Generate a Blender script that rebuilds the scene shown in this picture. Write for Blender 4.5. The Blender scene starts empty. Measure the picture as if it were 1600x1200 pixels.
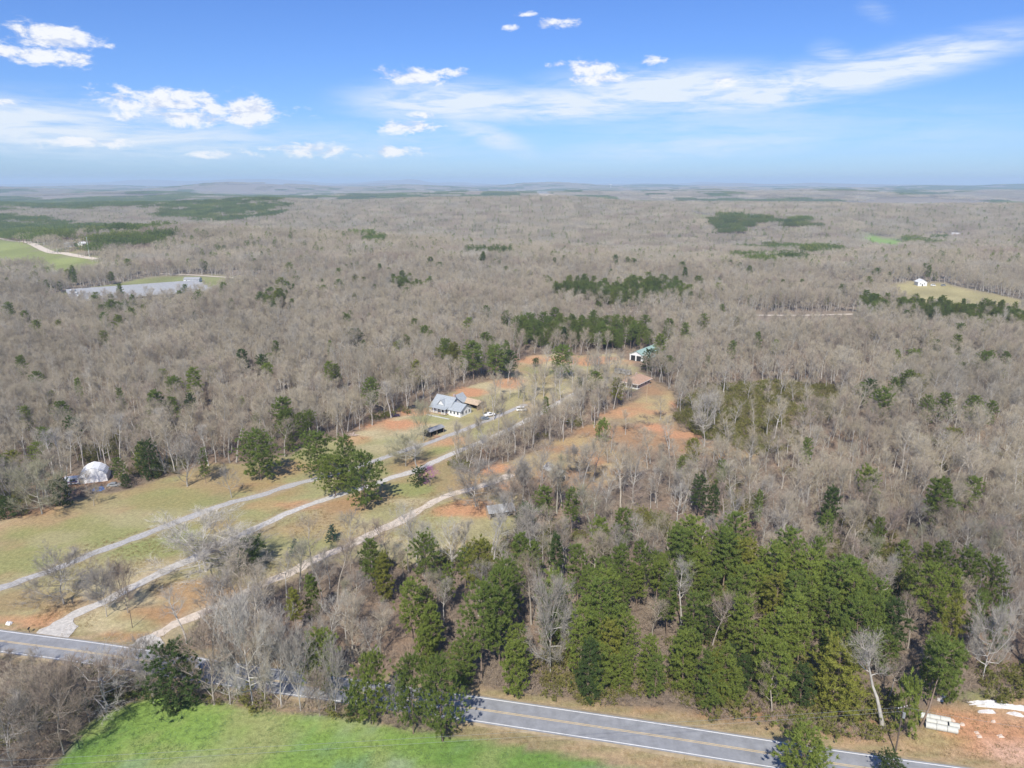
import bpy, bmesh, math, random
import numpy as np
from mathutils import Vector, Matrix
R = math.radians
scene = bpy.context.scene
COL = scene.collection
rng = np.random.default_rng(11)
random.seed(11)

# ------------------------------------------------------------------ camera, world, sun, exposure
FPX, CW, CH, PITCH, HC = 1110.0, 1600, 1200, R(15.9), 104.0
cam = bpy.data.cameras.new("camera"); camo = bpy.data.objects.new("camera", cam); COL.objects.link(camo)
camo.location = (0, 0, HC); camo.rotation_euler = (math.pi/2 - PITCH, 0, 0)
cam.sensor_width = 36; cam.lens = 36*FPX/CW; cam.clip_start = 0.5; cam.clip_end = 90000
scene.camera = camo
SUN_EL, SUN_AZ = R(46), R(12)          # shadows fall away from the camera, a little to the right
scene.view_settings.view_transform = 'Standard'; scene.view_settings.look = 'None'
scene.view_settings.gamma = 1; scene.view_settings.use_curve_mapping = False
scene.view_settings.exposure = 0.52
scene.render.engine = 'CYCLES'
cy = scene.cycles
cy.max_bounces = 5; cy.diffuse_bounces = 2; cy.glossy_bounces = 2; cy.transmission_bounces = 3; cy.volume_bounces = 1; cy.transparent_max_bounces = 6
cy.use_denoising = True; cy.denoiser = 'OPENIMAGEDENOISE'; cy.denoising_prefilter = 'ACCURATE'; cy.denoising_input_passes = 'RGB_ALBEDO_NORMAL'
cy.use_adaptive_sampling = True; cy.adaptive_threshold = 0.012
cy.pixel_filter_type = 'BLACKMAN_HARRIS'; cy.filter_width = 1.5

sl = bpy.data.lights.new("sun", 'SUN'); sl.energy = 4.2; sl.angle = R(0.55); sl.color = (1.0, .94, .84)
so = bpy.data.objects.new("sun", sl); COL.objects.link(so)
sdir = Vector((math.sin(SUN_AZ)*math.cos(SUN_EL), math.cos(SUN_AZ)*math.cos(SUN_EL), -math.sin(SUN_EL)))  # travel direction of light
so.rotation_euler = sdir.to_track_quat('-Z', 'Y').to_euler(); so.location = (0, -200, 400)

def px_dir(px, py):
    u, v = (px-CW/2)/FPX, (py-CH/2)/FPX
    d = Vector((u, math.cos(PITCH)-v*math.sin(PITCH), -math.sin(PITCH)-v*math.cos(PITCH)))
    return d.normalized()

world = bpy.data.worlds.new("World"); scene.world = world; world.use_nodes = True
def build_world():
    nt = world.node_tree; N = nt.nodes; L = nt.links
    for n in list(N): N.remove(n)
    def nd(t, **k):
        n = N.new(t)
        for a, b in k.items(): setattr(n, a, b)
        return n
    def inp(n, i, v):
        if hasattr(v, 'is_output') or isinstance(v, bpy.types.NodeSocket): L.new(v, n.inputs[i])
        else: n.inputs[i].default_value = v
    def math_(op, a, b=0.0, c=0.0, clamp=False):
        n = nd('ShaderNodeMath', operation=op, use_clamp=clamp); inp(n, 0, a); inp(n, 1, b)
        if op in ('MULTIPLY_ADD', 'SMOOTH_MIN'): inp(n, 2, c)
        return n.outputs[0]
    def mapr(v, a, b, c=0.0, d=1.0, t='SMOOTHSTEP'):
        n = nd('ShaderNodeMapRange', interpolation_type=t); inp(n, 0, v); inp(n, 1, a); inp(n, 2, b); inp(n, 3, c); inp(n, 4, d)
        return n.outputs[0]
    sky = nd('ShaderNodeTexSky', sky_type='NISHITA'); sky.sun_disc = False
    sky.sun_elevation = SUN_EL; sky.sun_rotation = math.pi + SUN_AZ      # sun behind the camera
    sky.altitude = 250; sky.air_density = 1.0; sky.dust_density = 0.35; sky.ozone_density = 2.2
    hs = nd('ShaderNodeMix', data_type='RGBA', blend_type='MULTIPLY'); hs.inputs[0].default_value = 1.0; L.new(sky.outputs[0], hs.inputs[6]); hs.inputs[7].default_value = (.455, .66, 1.10, 1)   # white balance of the picture
    tc = nd('ShaderNodeTexCoord')
    sep = nd('ShaderNodeSeparateXYZ'); L.new(tc.outputs['Generated'], sep.inputs[0])
    az = math_('ARCTAN2', sep.outputs[0], sep.outputs[1]); el = math_('ARCSINE', sep.outputs[2])
    comb = nd('ShaderNodeCombineXYZ'); inp(comb, 0, az); inp(comb, 1, el); P = comb.outputs[0]
    def noise(vec, scale, detail, rough, sx=1, sy=1, rot=0.0, off=(0, 0, 0), dist=0.0):
        m = nd('ShaderNodeMapping'); L.new(vec, m.inputs[0]); m.inputs['Scale'].default_value = (sx, sy, 1); m.inputs['Rotation'].default_value = (0, 0, rot); m.inputs['Location'].default_value = off
        n = nd('ShaderNodeTexNoise'); L.new(m.outputs[0], n.inputs['Vector']); n.inputs['Scale'].default_value = scale; n.inputs['Detail'].default_value = detail; n.inputs['Roughness'].default_value = rough; n.inputs['Distortion'].default_value = dist
        return n.outputs[0]
    def blob(px, py, hw, hh, rot=0.0, amp=1.0, flat=0.0):
        d = px_dir(px, py); a0 = math.atan2(d.x, d.y); e0 = math.asin(d.z)
        d2 = px_dir(px+hw, py); sa = abs(math.atan2(d2.x, d2.y)-a0); d3 = px_dir(px, py-hh); se = abs(math.asin(d3.z)-e0)
        m = nd('ShaderNodeMapping', vector_type='TEXTURE'); L.new(P, m.inputs[0])
        m.inputs['Location'].default_value = (a0, e0, 0); m.inputs['Rotation'].default_value = (0, 0, rot); m.inputs['Scale'].default_value = (sa, se, 1)
        ln = nd('ShaderNodeVectorMath', operation='LENGTH'); L.new(m.outputs[0], ln.inputs[0])
        return math_('MULTIPLY', mapr(ln.outputs['Value'], 1.75, 0.1), amp)
    def mx(lst):
        o = lst[0]
        for b in lst[1:]: o = math_('MAXIMUM', o, b)
        return o
    cum = mx([blob(80, 58, 78, 26), blob(50, 85, 80, 16), blob(110, 92, 48, 14), blob(150, 70, 30, 7, amp=.7), blob(265, 158, 120, 24), blob(370, 172, 100, 20), blob(320, 184, 130, 14), blob(645, 120, 62, 16), blob(695, 113, 38, 9, amp=.8),
              blob(872, 38, 38, 10, amp=.9), blob(818, 22, 18, 6, amp=.85), blob(795, 43, 22, 6, amp=.7), blob(870, 101, 20, 7, amp=.8), blob(922, 108, 40, 17), blob(930, 124, 60, 12, amp=.8), blob(1018, 94, 30, 9, amp=.85), blob(1125, 124, 30, 12, amp=.75),
              blob(640, 198, 55, 13), blob(660, 180, 30, 7, amp=.8), blob(490, 234, 85, 14, amp=.9), blob(620, 237, 52, 11, amp=.9), blob(345, 240, 70, 8, amp=.75), blob(15, 160, 30, 7, amp=.75), blob(130, 222, 95, 12, amp=.75)])
    # the same kind of small clouds continues over the rest of the sky
    front = mapr(az, -.75, -.95); front2 = mapr(az, .75, .95); rest = math_('MAXIMUM', math_('MAXIMUM', front, front2), mapr(el, .30, .45))
    drift = noise(P, 2.2, 3, .5, 1, 2.2, off=(3.1, 1.7, 0))
    cum = math_('MAXIMUM', cum, math_('MULTIPLY', rest, mapr(drift, .56, .72)))
    n1 = noise(P, 26, 12, .66, 1, 2.2, dist=.3); n1b = noise(P, 26, 12, .66, 1, 2.2, off=(.003, .026, 0), dist=.3)
    cm = math_('ADD', cum, math_('MULTIPLY', math_('SUBTRACT', n1, .5), 2.9))
    ca = math_('MULTIPLY', math_('MULTIPLY', mapr(cm, .38, 1.0), mapr(cum, .02, .3)), .95)
    cir = mx([blob(50, 198, 240, 44, amp=.95), blob(200, 215, 260, 34, amp=.75), blob(700, 160, 130, 30, amp=1.0), blob(880, 165, 190, 26, amp=1.0), blob(1050, 140, 180, 34, amp=1.1), blob(1210, 140, 170, 30, .14, 1.1), blob(1390, 106, 190, 28, .17, 1.15), blob(1310, 92, 40, 18, -.4, .6),
              blob(1500, 84, 120, 12, .12, .5), blob(760, 210, 75, 18, -.35, .7), blob(1090, 228, 220, 20, .05, .55), blob(1150, 190, 260, 40, amp=.35), blob(500, 225, 300, 30, amp=.35), blob(1450, 200, 200, 40, amp=.22), blob(1370, 20, 28, 12, -.4, .3)])
    n2 = noise(P, 6, 9, .62, 1.0, 6.5, rot=.18, dist=1.1); n3 = noise(P, 30, 8, .65, .55, 4.2, rot=.22, off=(5, 2, 0), dist=.8)
    cv = math_('MULTIPLY', cir, mapr(math_('ADD', math_('MULTIPLY', n2, .6), math_('MULTIPLY', n3, .4)), 0.33, .62))
    cira = math_('MULTIPLY', math_('ADD', cv, math_('MULTIPLY', math_('MULTIPLY', cir, cir), .22), clamp=True), 1.12)
    lit = mapr(math_('SUBTRACT', n1, n1b), -.12, .05)  # cloud light and shade painted in
    cc = nd('ShaderNodeMix', data_type='RGBA'); L.new(lit, cc.inputs[0]); cc.inputs[6].default_value = (5.4, 5.9, 7.2, 1); cc.inputs[7].default_value = (7.7, 7.8, 8.0, 1)
    m1 = nd('ShaderNodeMix', data_type='RGBA'); L.new(cira, m1.inputs[0]); L.new(hs.outputs[2], m1.inputs[6]); m1.inputs[7].default_value = (6.2, 6.9, 7.8, 1)
    m2 = nd('ShaderNodeMix', data_type='RGBA'); L.new(ca, m2.inputs[0]); L.new(m1.outputs[2], m2.inputs[6]); L.new(cc.outputs[2], m2.inputs[7])
    bg = nd('ShaderNodeBackground'); L.new(m2.outputs[2], bg.inputs[0]); bg.inputs[1].default_value = 0.09
    out = nd('ShaderNodeOutputWorld'); L.new(bg.outputs[0], out.inputs[0])
build_world()

# ------------------------------------------------------------------ terrain, pixel rays
HILLS = [  # cx, cy, sx, sy, height : long low ridges and creek bottoms of the rolling country
    (-420, 1060, 330, 150, 24), (150, 1380, 420, 200, -24), (-900, 1000, 300, 250, 8), (-100, 2350, 1200, 380, 34), (-1500, 2700, 700, 600, 10), (500, 1700, 260, 120, 9), (-250, 1650, 300, 130, -12), (350, 1050, 160, 90, -7),
    (750, 850, 280, 160, 9), (900, 1450, 500, 160, -14), (1150, 1950, 600, 240, 24), (300, 3400, 3000, 500, -26), (-2600, 4700, 1600, 500, 14), (1800, 4400, 1300, 420, 18),
    (-2700, 8200, 1500, 500, 46), (2600, 9000, 1800, 600, 34), (800, 10500, 1500, 700, 40), (6500, 9800, 1500, 500, 52), (-6500, 9500, 2500, 800, 30), (-1000, 13500, 3500, 800, 45), (5200, 14000, 3500, 900, 55),
    (-9800, 18500, 2300, 900, 110), (-6300, 18800, 1200, 900, 120), (-7800, 18700, 1600, 800, 100), (-3900, 19000, 1400, 800, 80), (-2550, 19200, 260, 500, 75), (-2300, 19200, 900, 800, 75), (4000, 19500, 6000, 900, 60)]
def hgt(X, Y):
    X = np.asarray(X, float); Y = np.asarray(Y, float); h = np.zeros(np.broadcast(X, Y).shape)
    D = np.sqrt(X*X+Y*Y)
    for cx, cyy, sx, sy, a in HILLS:
        h = h + (1.3*a if cyy < 5000 else a)*np.exp(-((X-cx)/sx)**2-((Y-cyy)/sy)**2)
    f = np.clip((D-520)/900, 0, 1); f = f*f*(3-2*f); f2 = np.clip((D-2600)/2500, 0, 1)
    h = h*np.clip((D-420)/250, 0, 1)
    h = h + f*(5.0*np.sin(X/150+1.3)*np.sin(Y/170+.4)+3.0*np.sin(X/77+Y/131)) + f2*(22*np.sin(X/520+.7)*np.sin(Y/430+2.1)+18*np.sin(X/1300-Y/900)+12*np.sin(X/333+Y/1700))
    return h
def at(px, py, up=0.0):
    d = px_dir(px, py); z = up
    x = y = 0.0
    for _ in range(14):
        t = (z-HC)/d.z if d.z < -1e-4 else 20000
        t = min(max(t, 10), 26000)
        x, y = d.x*t, d.y*t; z = .5*z+.5*(float(hgt(x, y))+up)
    return Vector((x, y, float(hgt(x, y))))
def gpoly(pts): return np.array([tuple(at(*p))[:2] for p in pts])
def pip(poly, X, Y):
    ins = np.zeros(X.shape, bool); n = len(poly)
    for i in range(n):
        x1, y1 = poly[i]; x2, y2 = poly[(i+1) % n]
        if y1 == y2: continue
        c = ((y1 > Y) != (y2 > Y)) & (X < (x2-x1)*(Y-y1)/(y2-y1)+x1)
        ins ^= c
    return ins
def edge_dist(poly, X, Y, closed=True):
    d = np.full(X.shape, 1e9); n = len(poly)
    for i in range(n if closed else n-1):
        x1, y1 = poly[i]; x2, y2 = poly[(i+1) % n]; dx, dy = x2-x1, y2-y1
        t = np.clip(((X-x1)*dx+(Y-y1)*dy)/(dx*dx+dy*dy+1e-9), 0, 1)
        d = np.minimum(d, np.hypot(X-x1-t*dx, Y-y1-t*dy))
    return d
_tab = np.random.default_rng(5).random((256, 256))
def vnoise(X, Y, s, o=0):
    x = np.asarray(X)/s+o*17.3; y = np.asarray(Y)/s+o*9.1
    xi = np.floor(x).astype(int); yi = np.floor(y).astype(int); fx = x-xi; fy = y-yi
    fx = fx*fx*(3-2*fx); fy = fy*fy*(3-2*fy)
    g = lambda a, b: _tab[a % 256, b % 256]
    return (g(xi, yi)*(1-fx)+g(xi+1, yi)*fx)*(1-fy)+(g(xi, yi+1)*(1-fx)+g(xi+1, yi+1)*fx)*fy
def fbm(X, Y, s, o=0, n=4):
    r = 0; a = .5; t = 0
    for k in range(n): r = r+a*vnoise(X, Y, s/2**k, o+k); t += a; a *= .55
    return r/t
def spline(pts, step):
    P = np.array(pts, float); P = np.vstack([2*P[0]-P[1], P, 2*P[-1]-P[-2]]); out = []
    for i in range(1, len(P)-2):
        p0, p1, p2, p3 = P[i-1], P[i], P[i+1], P[i+2]; n = max(2, int(np.hypot(*(p2-p1))/step))
        for k in range(n):
            t = k/n
            out.append(.5*((2*p1)+(-p0+p2)*t+(2*p0-5*p1+4*p2-p3)*t*t+(-p0+3*p1-3*p2+p3)*t**3))
    out.append(P[-2]); return np.array(out)

# regions (corner pixels of the photograph turned into points on the ground)
ROAD = spline(gpoly([(-330, 955), (-150, 981), (0, 1001.5), (120, 1017), (262, 1039), (400, 1060), (547, 1080), (725, 1105), (800, 1116), (1000, 1146), (1200, 1177.5), (1300, 1193), (1500, 1222), (1700, 1250), (2000, 1292)]), 2.0)
DRIVE_A = spline(gpoly([(-260, 985), (-120, 950), (0, 918), (57, 899), (155, 862), (250, 826), (337, 793), (400, 776), (450, 760), (495, 747), (545, 733), (590, 719), (630, 705), (675, 690), (722, 673), (765, 655), (800, 641), (822, 632)]), 1.2)
DRIVE_B = spline(gpoly([(72, 1004), (82, 985), (105, 967), (162, 940), (207, 918), (250, 897), (300, 873), (350, 848), (400, 826), (450, 802), (505, 781), (560, 765), (600, 751), (650, 735), (675, 723), (712, 707), (750, 692), (800, 668), (850, 643), (885, 622), (905, 612), (935, 603)]), 1.2)
DRIVE_C = spline(gpoly([(208, 1030), (222, 1012), (240, 995), (275, 975), (325, 953), (375, 933), (427, 907), (450, 898), (500, 871), (550, 852), (587, 832), (625, 814), (662, 793), (700, 774), (735, 765), (765, 756), (800, 741)]), 1.2)
FIELD_L = gpoly([(0, 812), (60, 800), (110, 783), (160, 772), (205, 763), (270, 742), (330, 725), (385, 726), (450, 712), (480, 694), (535, 684), (590, 662), (640, 645), (668, 640), (690, 622), (735, 602), (785, 590), (825, 556), (870, 552), (905, 556), (960, 552), (985, 566), (1010, 592),
                 (985, 612), (930, 604), (890, 618), (850, 640), (800, 664), (750, 690), (706, 716), (706, 735), (775, 752), (800, 745), (812, 770), (812, 820), (780, 856), (700, 876), (640, 884), (560, 874), (500, 884), (430, 918), (330, 966), (236, 1020), (60, 1003), (-200, 970), (-260, 880)])
STRIP = gpoly([(716, 762), (760, 735), (820, 712), (870, 692), (930, 658), (975, 634), (1000, 622), (1012, 592), (1030, 600), (1060, 618), (1050, 642), (1062, 664), (1120, 692), (1190, 708), (1186, 722), (1080, 716), (1020, 704), (1010, 730), (950, 760), (890, 775), (850, 760), (800, 780), (740, 780)])
GREEN = gpoly([(120, 1150), (152, 1124), (190, 1104), (262, 1084), (330, 1099), (420, 1109), (560, 1125), (700, 1150), (800, 1166), (900, 1182), (985, 1200), (1250, 1250), (1700, 1330), (1700, 1560), (-200, 1560), (0, 1300)])
VERGE = gpoly([(700, 1072), (760, 1082), (900, 1096), (1050, 1108), (1110, 1124), (1200, 1132), (1270, 1140), (1330, 1152), (1390, 1152), (1425, 1140), (1432, 1112), (1480, 1098), (1540, 1092), (1640, 1088), (1900, 1100), (2000, 1300), (1500, 1290), (1250, 1250), (985, 1200), (800, 1166), (705, 1150), (735, 1122)])
LOT = gpoly([(1440, 1160), (1500, 1118), (1640, 1110), (1900, 1130), (1900, 1230), (1600, 1215), (1500, 1190)])
FAR_CLEAR = [gpoly(p) for p in ([(1375, 446), (1420, 441), (1470, 442), (1600, 470), (1700, 492), (1700, 520), (1600, 500), (1500, 500), (1420, 488), (1395, 462)],
             [(-120, 350), (0, 371), (60, 384), (105, 397), (150, 402), (150, 426), (100, 432), (30, 420), (-120, 405)],
             [(95, 470), (98, 456), (180, 444), (222, 434), (330, 430), (440, 438), (430, 446), (380, 451), (340, 464), (250, 478), (120, 480)],
             [(1345, 366), (1400, 372), (1425, 383), (1400, 396), (1350, 384)], [(834, 303), (872, 302), (862, 319), (826, 318)], [(1075, 333), (1120, 337), (1190, 338), (1190, 343), (1080, 342)],
             [(1170, 489), (1340, 488), (1345, 521), (1180, 522)], [(905, 484), (1180, 490), (1180, 500), (905, 497)], [(1125, 306), (1150, 304), (1150, 309), (1128, 309)], [(250, 437), (290, 432), (310, 437), (300, 446)], [(110, 372), (135, 372), (140, 392), (108, 392)])]
PINE_STANDS = [gpoly(p) for p in (
    [(770, 1078), (860, 1090), (1000, 1103), (1110, 1122), (1200, 1130), (1262, 1138), (1330, 1138), (1370, 1100), (1400, 1050), (1370, 1000), (1320, 960), (1260, 930), (1180, 920), (1080, 900), (1010, 900), (930, 930), (880, 970), (850, 1020), (780, 1050)],
    [(620, 1030), (700, 1062), (770, 1076), (800, 1000), (860, 930), (940, 890), (1010, 850), (960, 850), (860, 860), (780, 900), (700, 950), (630, 980)], [(1370, 1080), (1480, 1080), (1560, 1030), (1560, 980), (1480, 920), (1400, 890), (1330, 900), (1330, 960), (1380, 1000)],
    [(800, 545), (850, 552), (1000, 556), (1015, 540), (990, 528), (900, 522), (830, 528)],
    [(872, 478), (960, 484), (1070, 484), (1075, 462), (1000, 458), (890, 458)],
    [(1330, 500), (1400, 505), (1500, 520), (1600, 528), (1600, 512), (1500, 500), (1420, 492), (1350, 486)],
    [(1110, 352), (1250, 357), (1270, 348), (1200, 342), (1110, 345)], [(1150, 420), (1250, 422), (1245, 408), (1160, 406)], [(1140, 395), (1240, 400), (1300, 405), (1290, 390), (1200, 384)],
    [(-150, 318), (0, 325), (120, 333), (250, 330), (260, 316), (120, 310), (-150, 308)], [(250, 345), (350, 352), (440, 342), (430, 326), (300, 328), (255, 335)], [(400, 316), (560, 317), (760, 322), (770, 311), (560, 306), (400, 309)],
    [(-120, 375), (0, 364), (60, 375), (110, 378), (130, 390), (150, 394), (210, 392), (190, 368), (100, 352), (0, 342), (-120, 340)],
    [(-120, 352), (60, 350), (200, 362), (250, 378), (240, 394), (150, 396), (60, 382), (-120, 368)], [(-150, 306), (200, 308), (450, 322), (440, 332), (200, 330), (-150, 322)], [(600, 466), (670, 466), (668, 455), (604, 455)], [(405, 496), (455, 496), (455, 480), (405, 480)], [(180, 512), (235, 512), (232, 498), (182, 498)], [(715, 405), (790, 407), (785, 398), (720, 397)], [(545, 385), (610, 388), (605, 377), (550, 376)],
    [(690, 588), (735, 592), (800, 588), (805, 572), (740, 572), (695, 572)], [(1300, 292), (1600, 302), (1700, 300), (1700, 294), (1300, 289)], [(800, 318), (835, 319), (840, 311), (800, 311)], [(1420, 372), (1460, 378), (1460, 388), (1415, 386)])]
HEDGE = gpoly([(704, 740), (760, 715), (830, 690), (900, 664), (960, 638), (992, 622), (965, 612), (930, 606), (905, 624), (850, 654), (800, 678), (760, 698), (708, 722)])
YARD = gpoly([(742, 660), (790, 600), (850, 590), (960, 575), (985, 600), (930, 602), (880, 618), (830, 648), (780, 668)])
THICKET = gpoly([(1060, 632), (1100, 606), (1200, 598), (1300, 604), (1335, 645), (1260, 670), (1230, 712), (1190, 716), (1120, 694), (1060, 664)])
CENTRE = gpoly([(850, 715), (930, 665), (1060, 640), (1062, 664), (1190, 712), (1150, 730), (1000, 790), (880, 790), (840, 750)])

# ------------------------------------------------------------------ tagging, mesh helper
def tag(o, label=None, cat=None, group=None, kind=None):
    if label: o['label'] = label
    if cat: o['category'] = cat
    if group: o['group'] = group
    if kind: o['kind'] = kind
    return o
def empty(name, loc=(0, 0, 0), rz=0.0, label=None, cat=None, group=None):
    o = bpy.data.objects.new(name, None); o.empty_display_size = .2; COL.objects.link(o); o.location = loc; o.rotation_euler = (0, 0, rz)
    return tag(o, label, cat, group)
def mesh_np(name, V, faces, mats, mi=None, smooth=False):
    """faces: list of arrays (n,3) or (n,4)"""
    me = bpy.data.meshes.new(name); V = np.asarray(V, np.float32)
    ls, tot, idx = [], [], []; off = 0
    for f in faces:
        f = np.asarray(f, np.int32)
        if len(f) == 0: continue
        k = f.shape[1]; idx.append(f.ravel()); ls.append(off+np.arange(len(f))*k); tot.append(np.full(len(f), k)); off += f.size
    idx = np.concatenate(idx); ls = np.concatenate(ls).astype(np.int32)
    me.vertices.add(len(V)); me.vertices.foreach_set('co', V.ravel())
    me.loops.add(len(idx)); me.loops.foreach_set('vertex_index', idx.astype(np.int32))
    me.polygons.add(len(ls)); me.polygons.foreach_set('loop_start', ls)
    if mi is not None: me.polygons.foreach_set('material_index', np.asarray(mi, np.int32))
    if smooth: me.polygons.foreach_set('use_smooth', np.ones(len(ls), bool))
    for m in mats: me.materials.append(m)
    me.update(calc_edges=True); return me
def mobj(name, me, parent=None, loc=None):
    o = bpy.data.objects.new(name, me); COL.objects.link(o)
    if parent: o.parent = parent
    if loc is not None: o.location = loc
    return o
class MB:
    def __init__(s): s.v = []; s.f = []
    def add(s, V, F):
        b = len(s.v); s.v += [tuple(p) for p in V]; s.f += [tuple(i+b for i in f) for f in F]; return s
    def box(s, c, d, rz=0.0, rx=0.0, ry=0.0):
        M = Matrix.Translation(c) @ Matrix.Rotation(rz, 4, 'Z') @ Matrix.Rotation(ry, 4, 'Y') @ Matrix.Rotation(rx, 4, 'X')
        V = [M @ Vector((d[0]/2*x, d[1]/2*y, d[2]/2*z)) for x in (-1, 1) for y in (-1, 1) for z in (-1, 1)]
        return s.add(V, [(0, 1, 3, 2), (4, 6, 7, 5), (0, 4, 5, 1), (2, 3, 7, 6), (0, 2, 6, 4), (1, 5, 7, 3)])
    def prism(s, prof, a, b, axis='x'):
        """profile of (p, z) extruded along x (p = y) or y (p = x)"""
        n = len(prof); V = []
        for t in (a, b):
            for p, z in prof: V.append((t, p, z) if axis == 'x' else (p, t, z))
        F = [tuple(range(n-1, -1, -1)), tuple(range(n, 2*n))]+[(i, (i+1) % n, n+(i+1) % n, n+i) for i in range(n)]
        return s.add(V, F)
    def tube(s, pts, rad, n=6, cap=True):
        P = [Vector(p) for p in pts]; rad = rad if isinstance(rad, (list, tuple)) else [rad]*len(P); V = []; F = []
        for i, p in enumerate(P):
            d = (P[min(i+1, len(P)-1)]-P[max(i-1, 0)]).normalized(); a = d.orthogonal().normalized(); b = d.cross(a)
            for k in range(n):
                t = 2*math.pi*k/n; V.append(p+(a*math.cos(t)+b*math.sin(t))*rad[i])
        for i in range(len(P)-1):
            for k in range(n): F.append((i*n+k, i*n+(k+1) % n, (i+1)*n+(k+1) % n, (i+1)*n+k))
        if cap: F += [tuple(range(n-1, -1, -1)), tuple(range((len(P)-1)*n, len(P)*n))]
        return s.add(V, F)
    def roof(s, x0, x1, y0, y1, ze, zr, t=.18, axis='x', ov=.45):
        """two slabs of a gable roof, ridge along the axis"""
        if axis == 'x':
            ym = (y0+y1)/2; k = (zr-ze)/(ym-y0); a, b = x0-ov, x1+ov
            s.prism([(y0-ov, ze-ov*k), (ym, zr), (ym, zr+t), (y0-ov, ze-ov*k+t)], a, b); s.prism([(ym, zr+t), (ym, zr), (y1+ov, ze-ov*k), (y1+ov, ze-ov*k+t)], a, b)
        else:
            xm = (x0+x1)/2; k = (zr-ze)/(xm-x0); a, b = y0-ov, y1+ov
            s.prism([(x0-ov, ze-ov*k), (xm, zr), (xm, zr+t), (x0-ov, ze-ov*k+t)], a, b, 'y'); s.prism([(xm, zr+t), (xm, zr), (x1+ov, ze-ov*k), (x1+ov, ze-ov*k+t)], a, b, 'y')
        return s
    def build(s, name, mat, parent=None, bevel=0.0, smooth=False):
        me = bpy.data.meshes.new(name); me.from_pydata(s.v, [], s.f); me.materials.append(mat)
        bm = bmesh.new(); bm.from_mesh(me); bmesh.ops.recalc_face_normals(bm, faces=bm.faces)
        if bevel: bmesh.ops.bevel(bm, geom=bm.edges[:], offset=bevel, segments=2, affect='EDGES', profile=.6)
        bm.to_mesh(me); bm.free()
        if smooth:
            for p in me.polygons: p.use_smooth = True
        return mobj(name, me, parent)

# ------------------------------------------------------------------ materials
MATS = {}
def mat(name, col, rough=.8, var=.18, scale=1.5, metal=0.0, bump=0.0, spec=.3):
    if name in MATS: return MATS[name]
    m = bpy.data.materials.new(name); m.use_nodes = True; nt = m.node_tree; b = nt.nodes['Principled BSDF']
    b.inputs['Roughness'].default_value = rough; b.inputs['Metallic'].default_value = metal; b.inputs['Specular IOR Level'].default_value = spec
    tc = nt.nodes.new('ShaderNodeTexCoord'); no = nt.nodes.new('ShaderNodeTexNoise'); nt.links.new(tc.outputs['Object'], no.inputs['Vector'])
    no.inputs['Scale'].default_value = scale; no.inputs['Detail'].default_value = 6; no.inputs['Roughness'].default_value = .65
    mx = nt.nodes.new('ShaderNodeMix'); mx.data_type = 'RGBA'; nt.links.new(no.outputs[0], mx.inputs[0])
    mr = nt.nodes.new('ShaderNodeMapRange'); nt.links.new(no.outputs[0], mr.inputs[0]); mr.inputs[1].default_value = .3; mr.inputs[2].default_value = .7; nt.links.new(mr.outputs[0], mx.inputs[0])
    mx.inputs[6].default_value = (*[c*(1-var) for c in col], 1); mx.inputs[7].default_value = (*[min(1, c*(1+var)) for c in col], 1)
    nt.links.new(mx.outputs[2], b.inputs['Base Color'])
    if bump:
        bp = nt.nodes.new('ShaderNodeBump'); bp.inputs['Strength'].default_value = bump; nt.links.new(no.outputs[0], bp.inputs['Height']); nt.links.new(bp.outputs[0], b.inputs['Normal'])
    MATS[name] = m; return m
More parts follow.
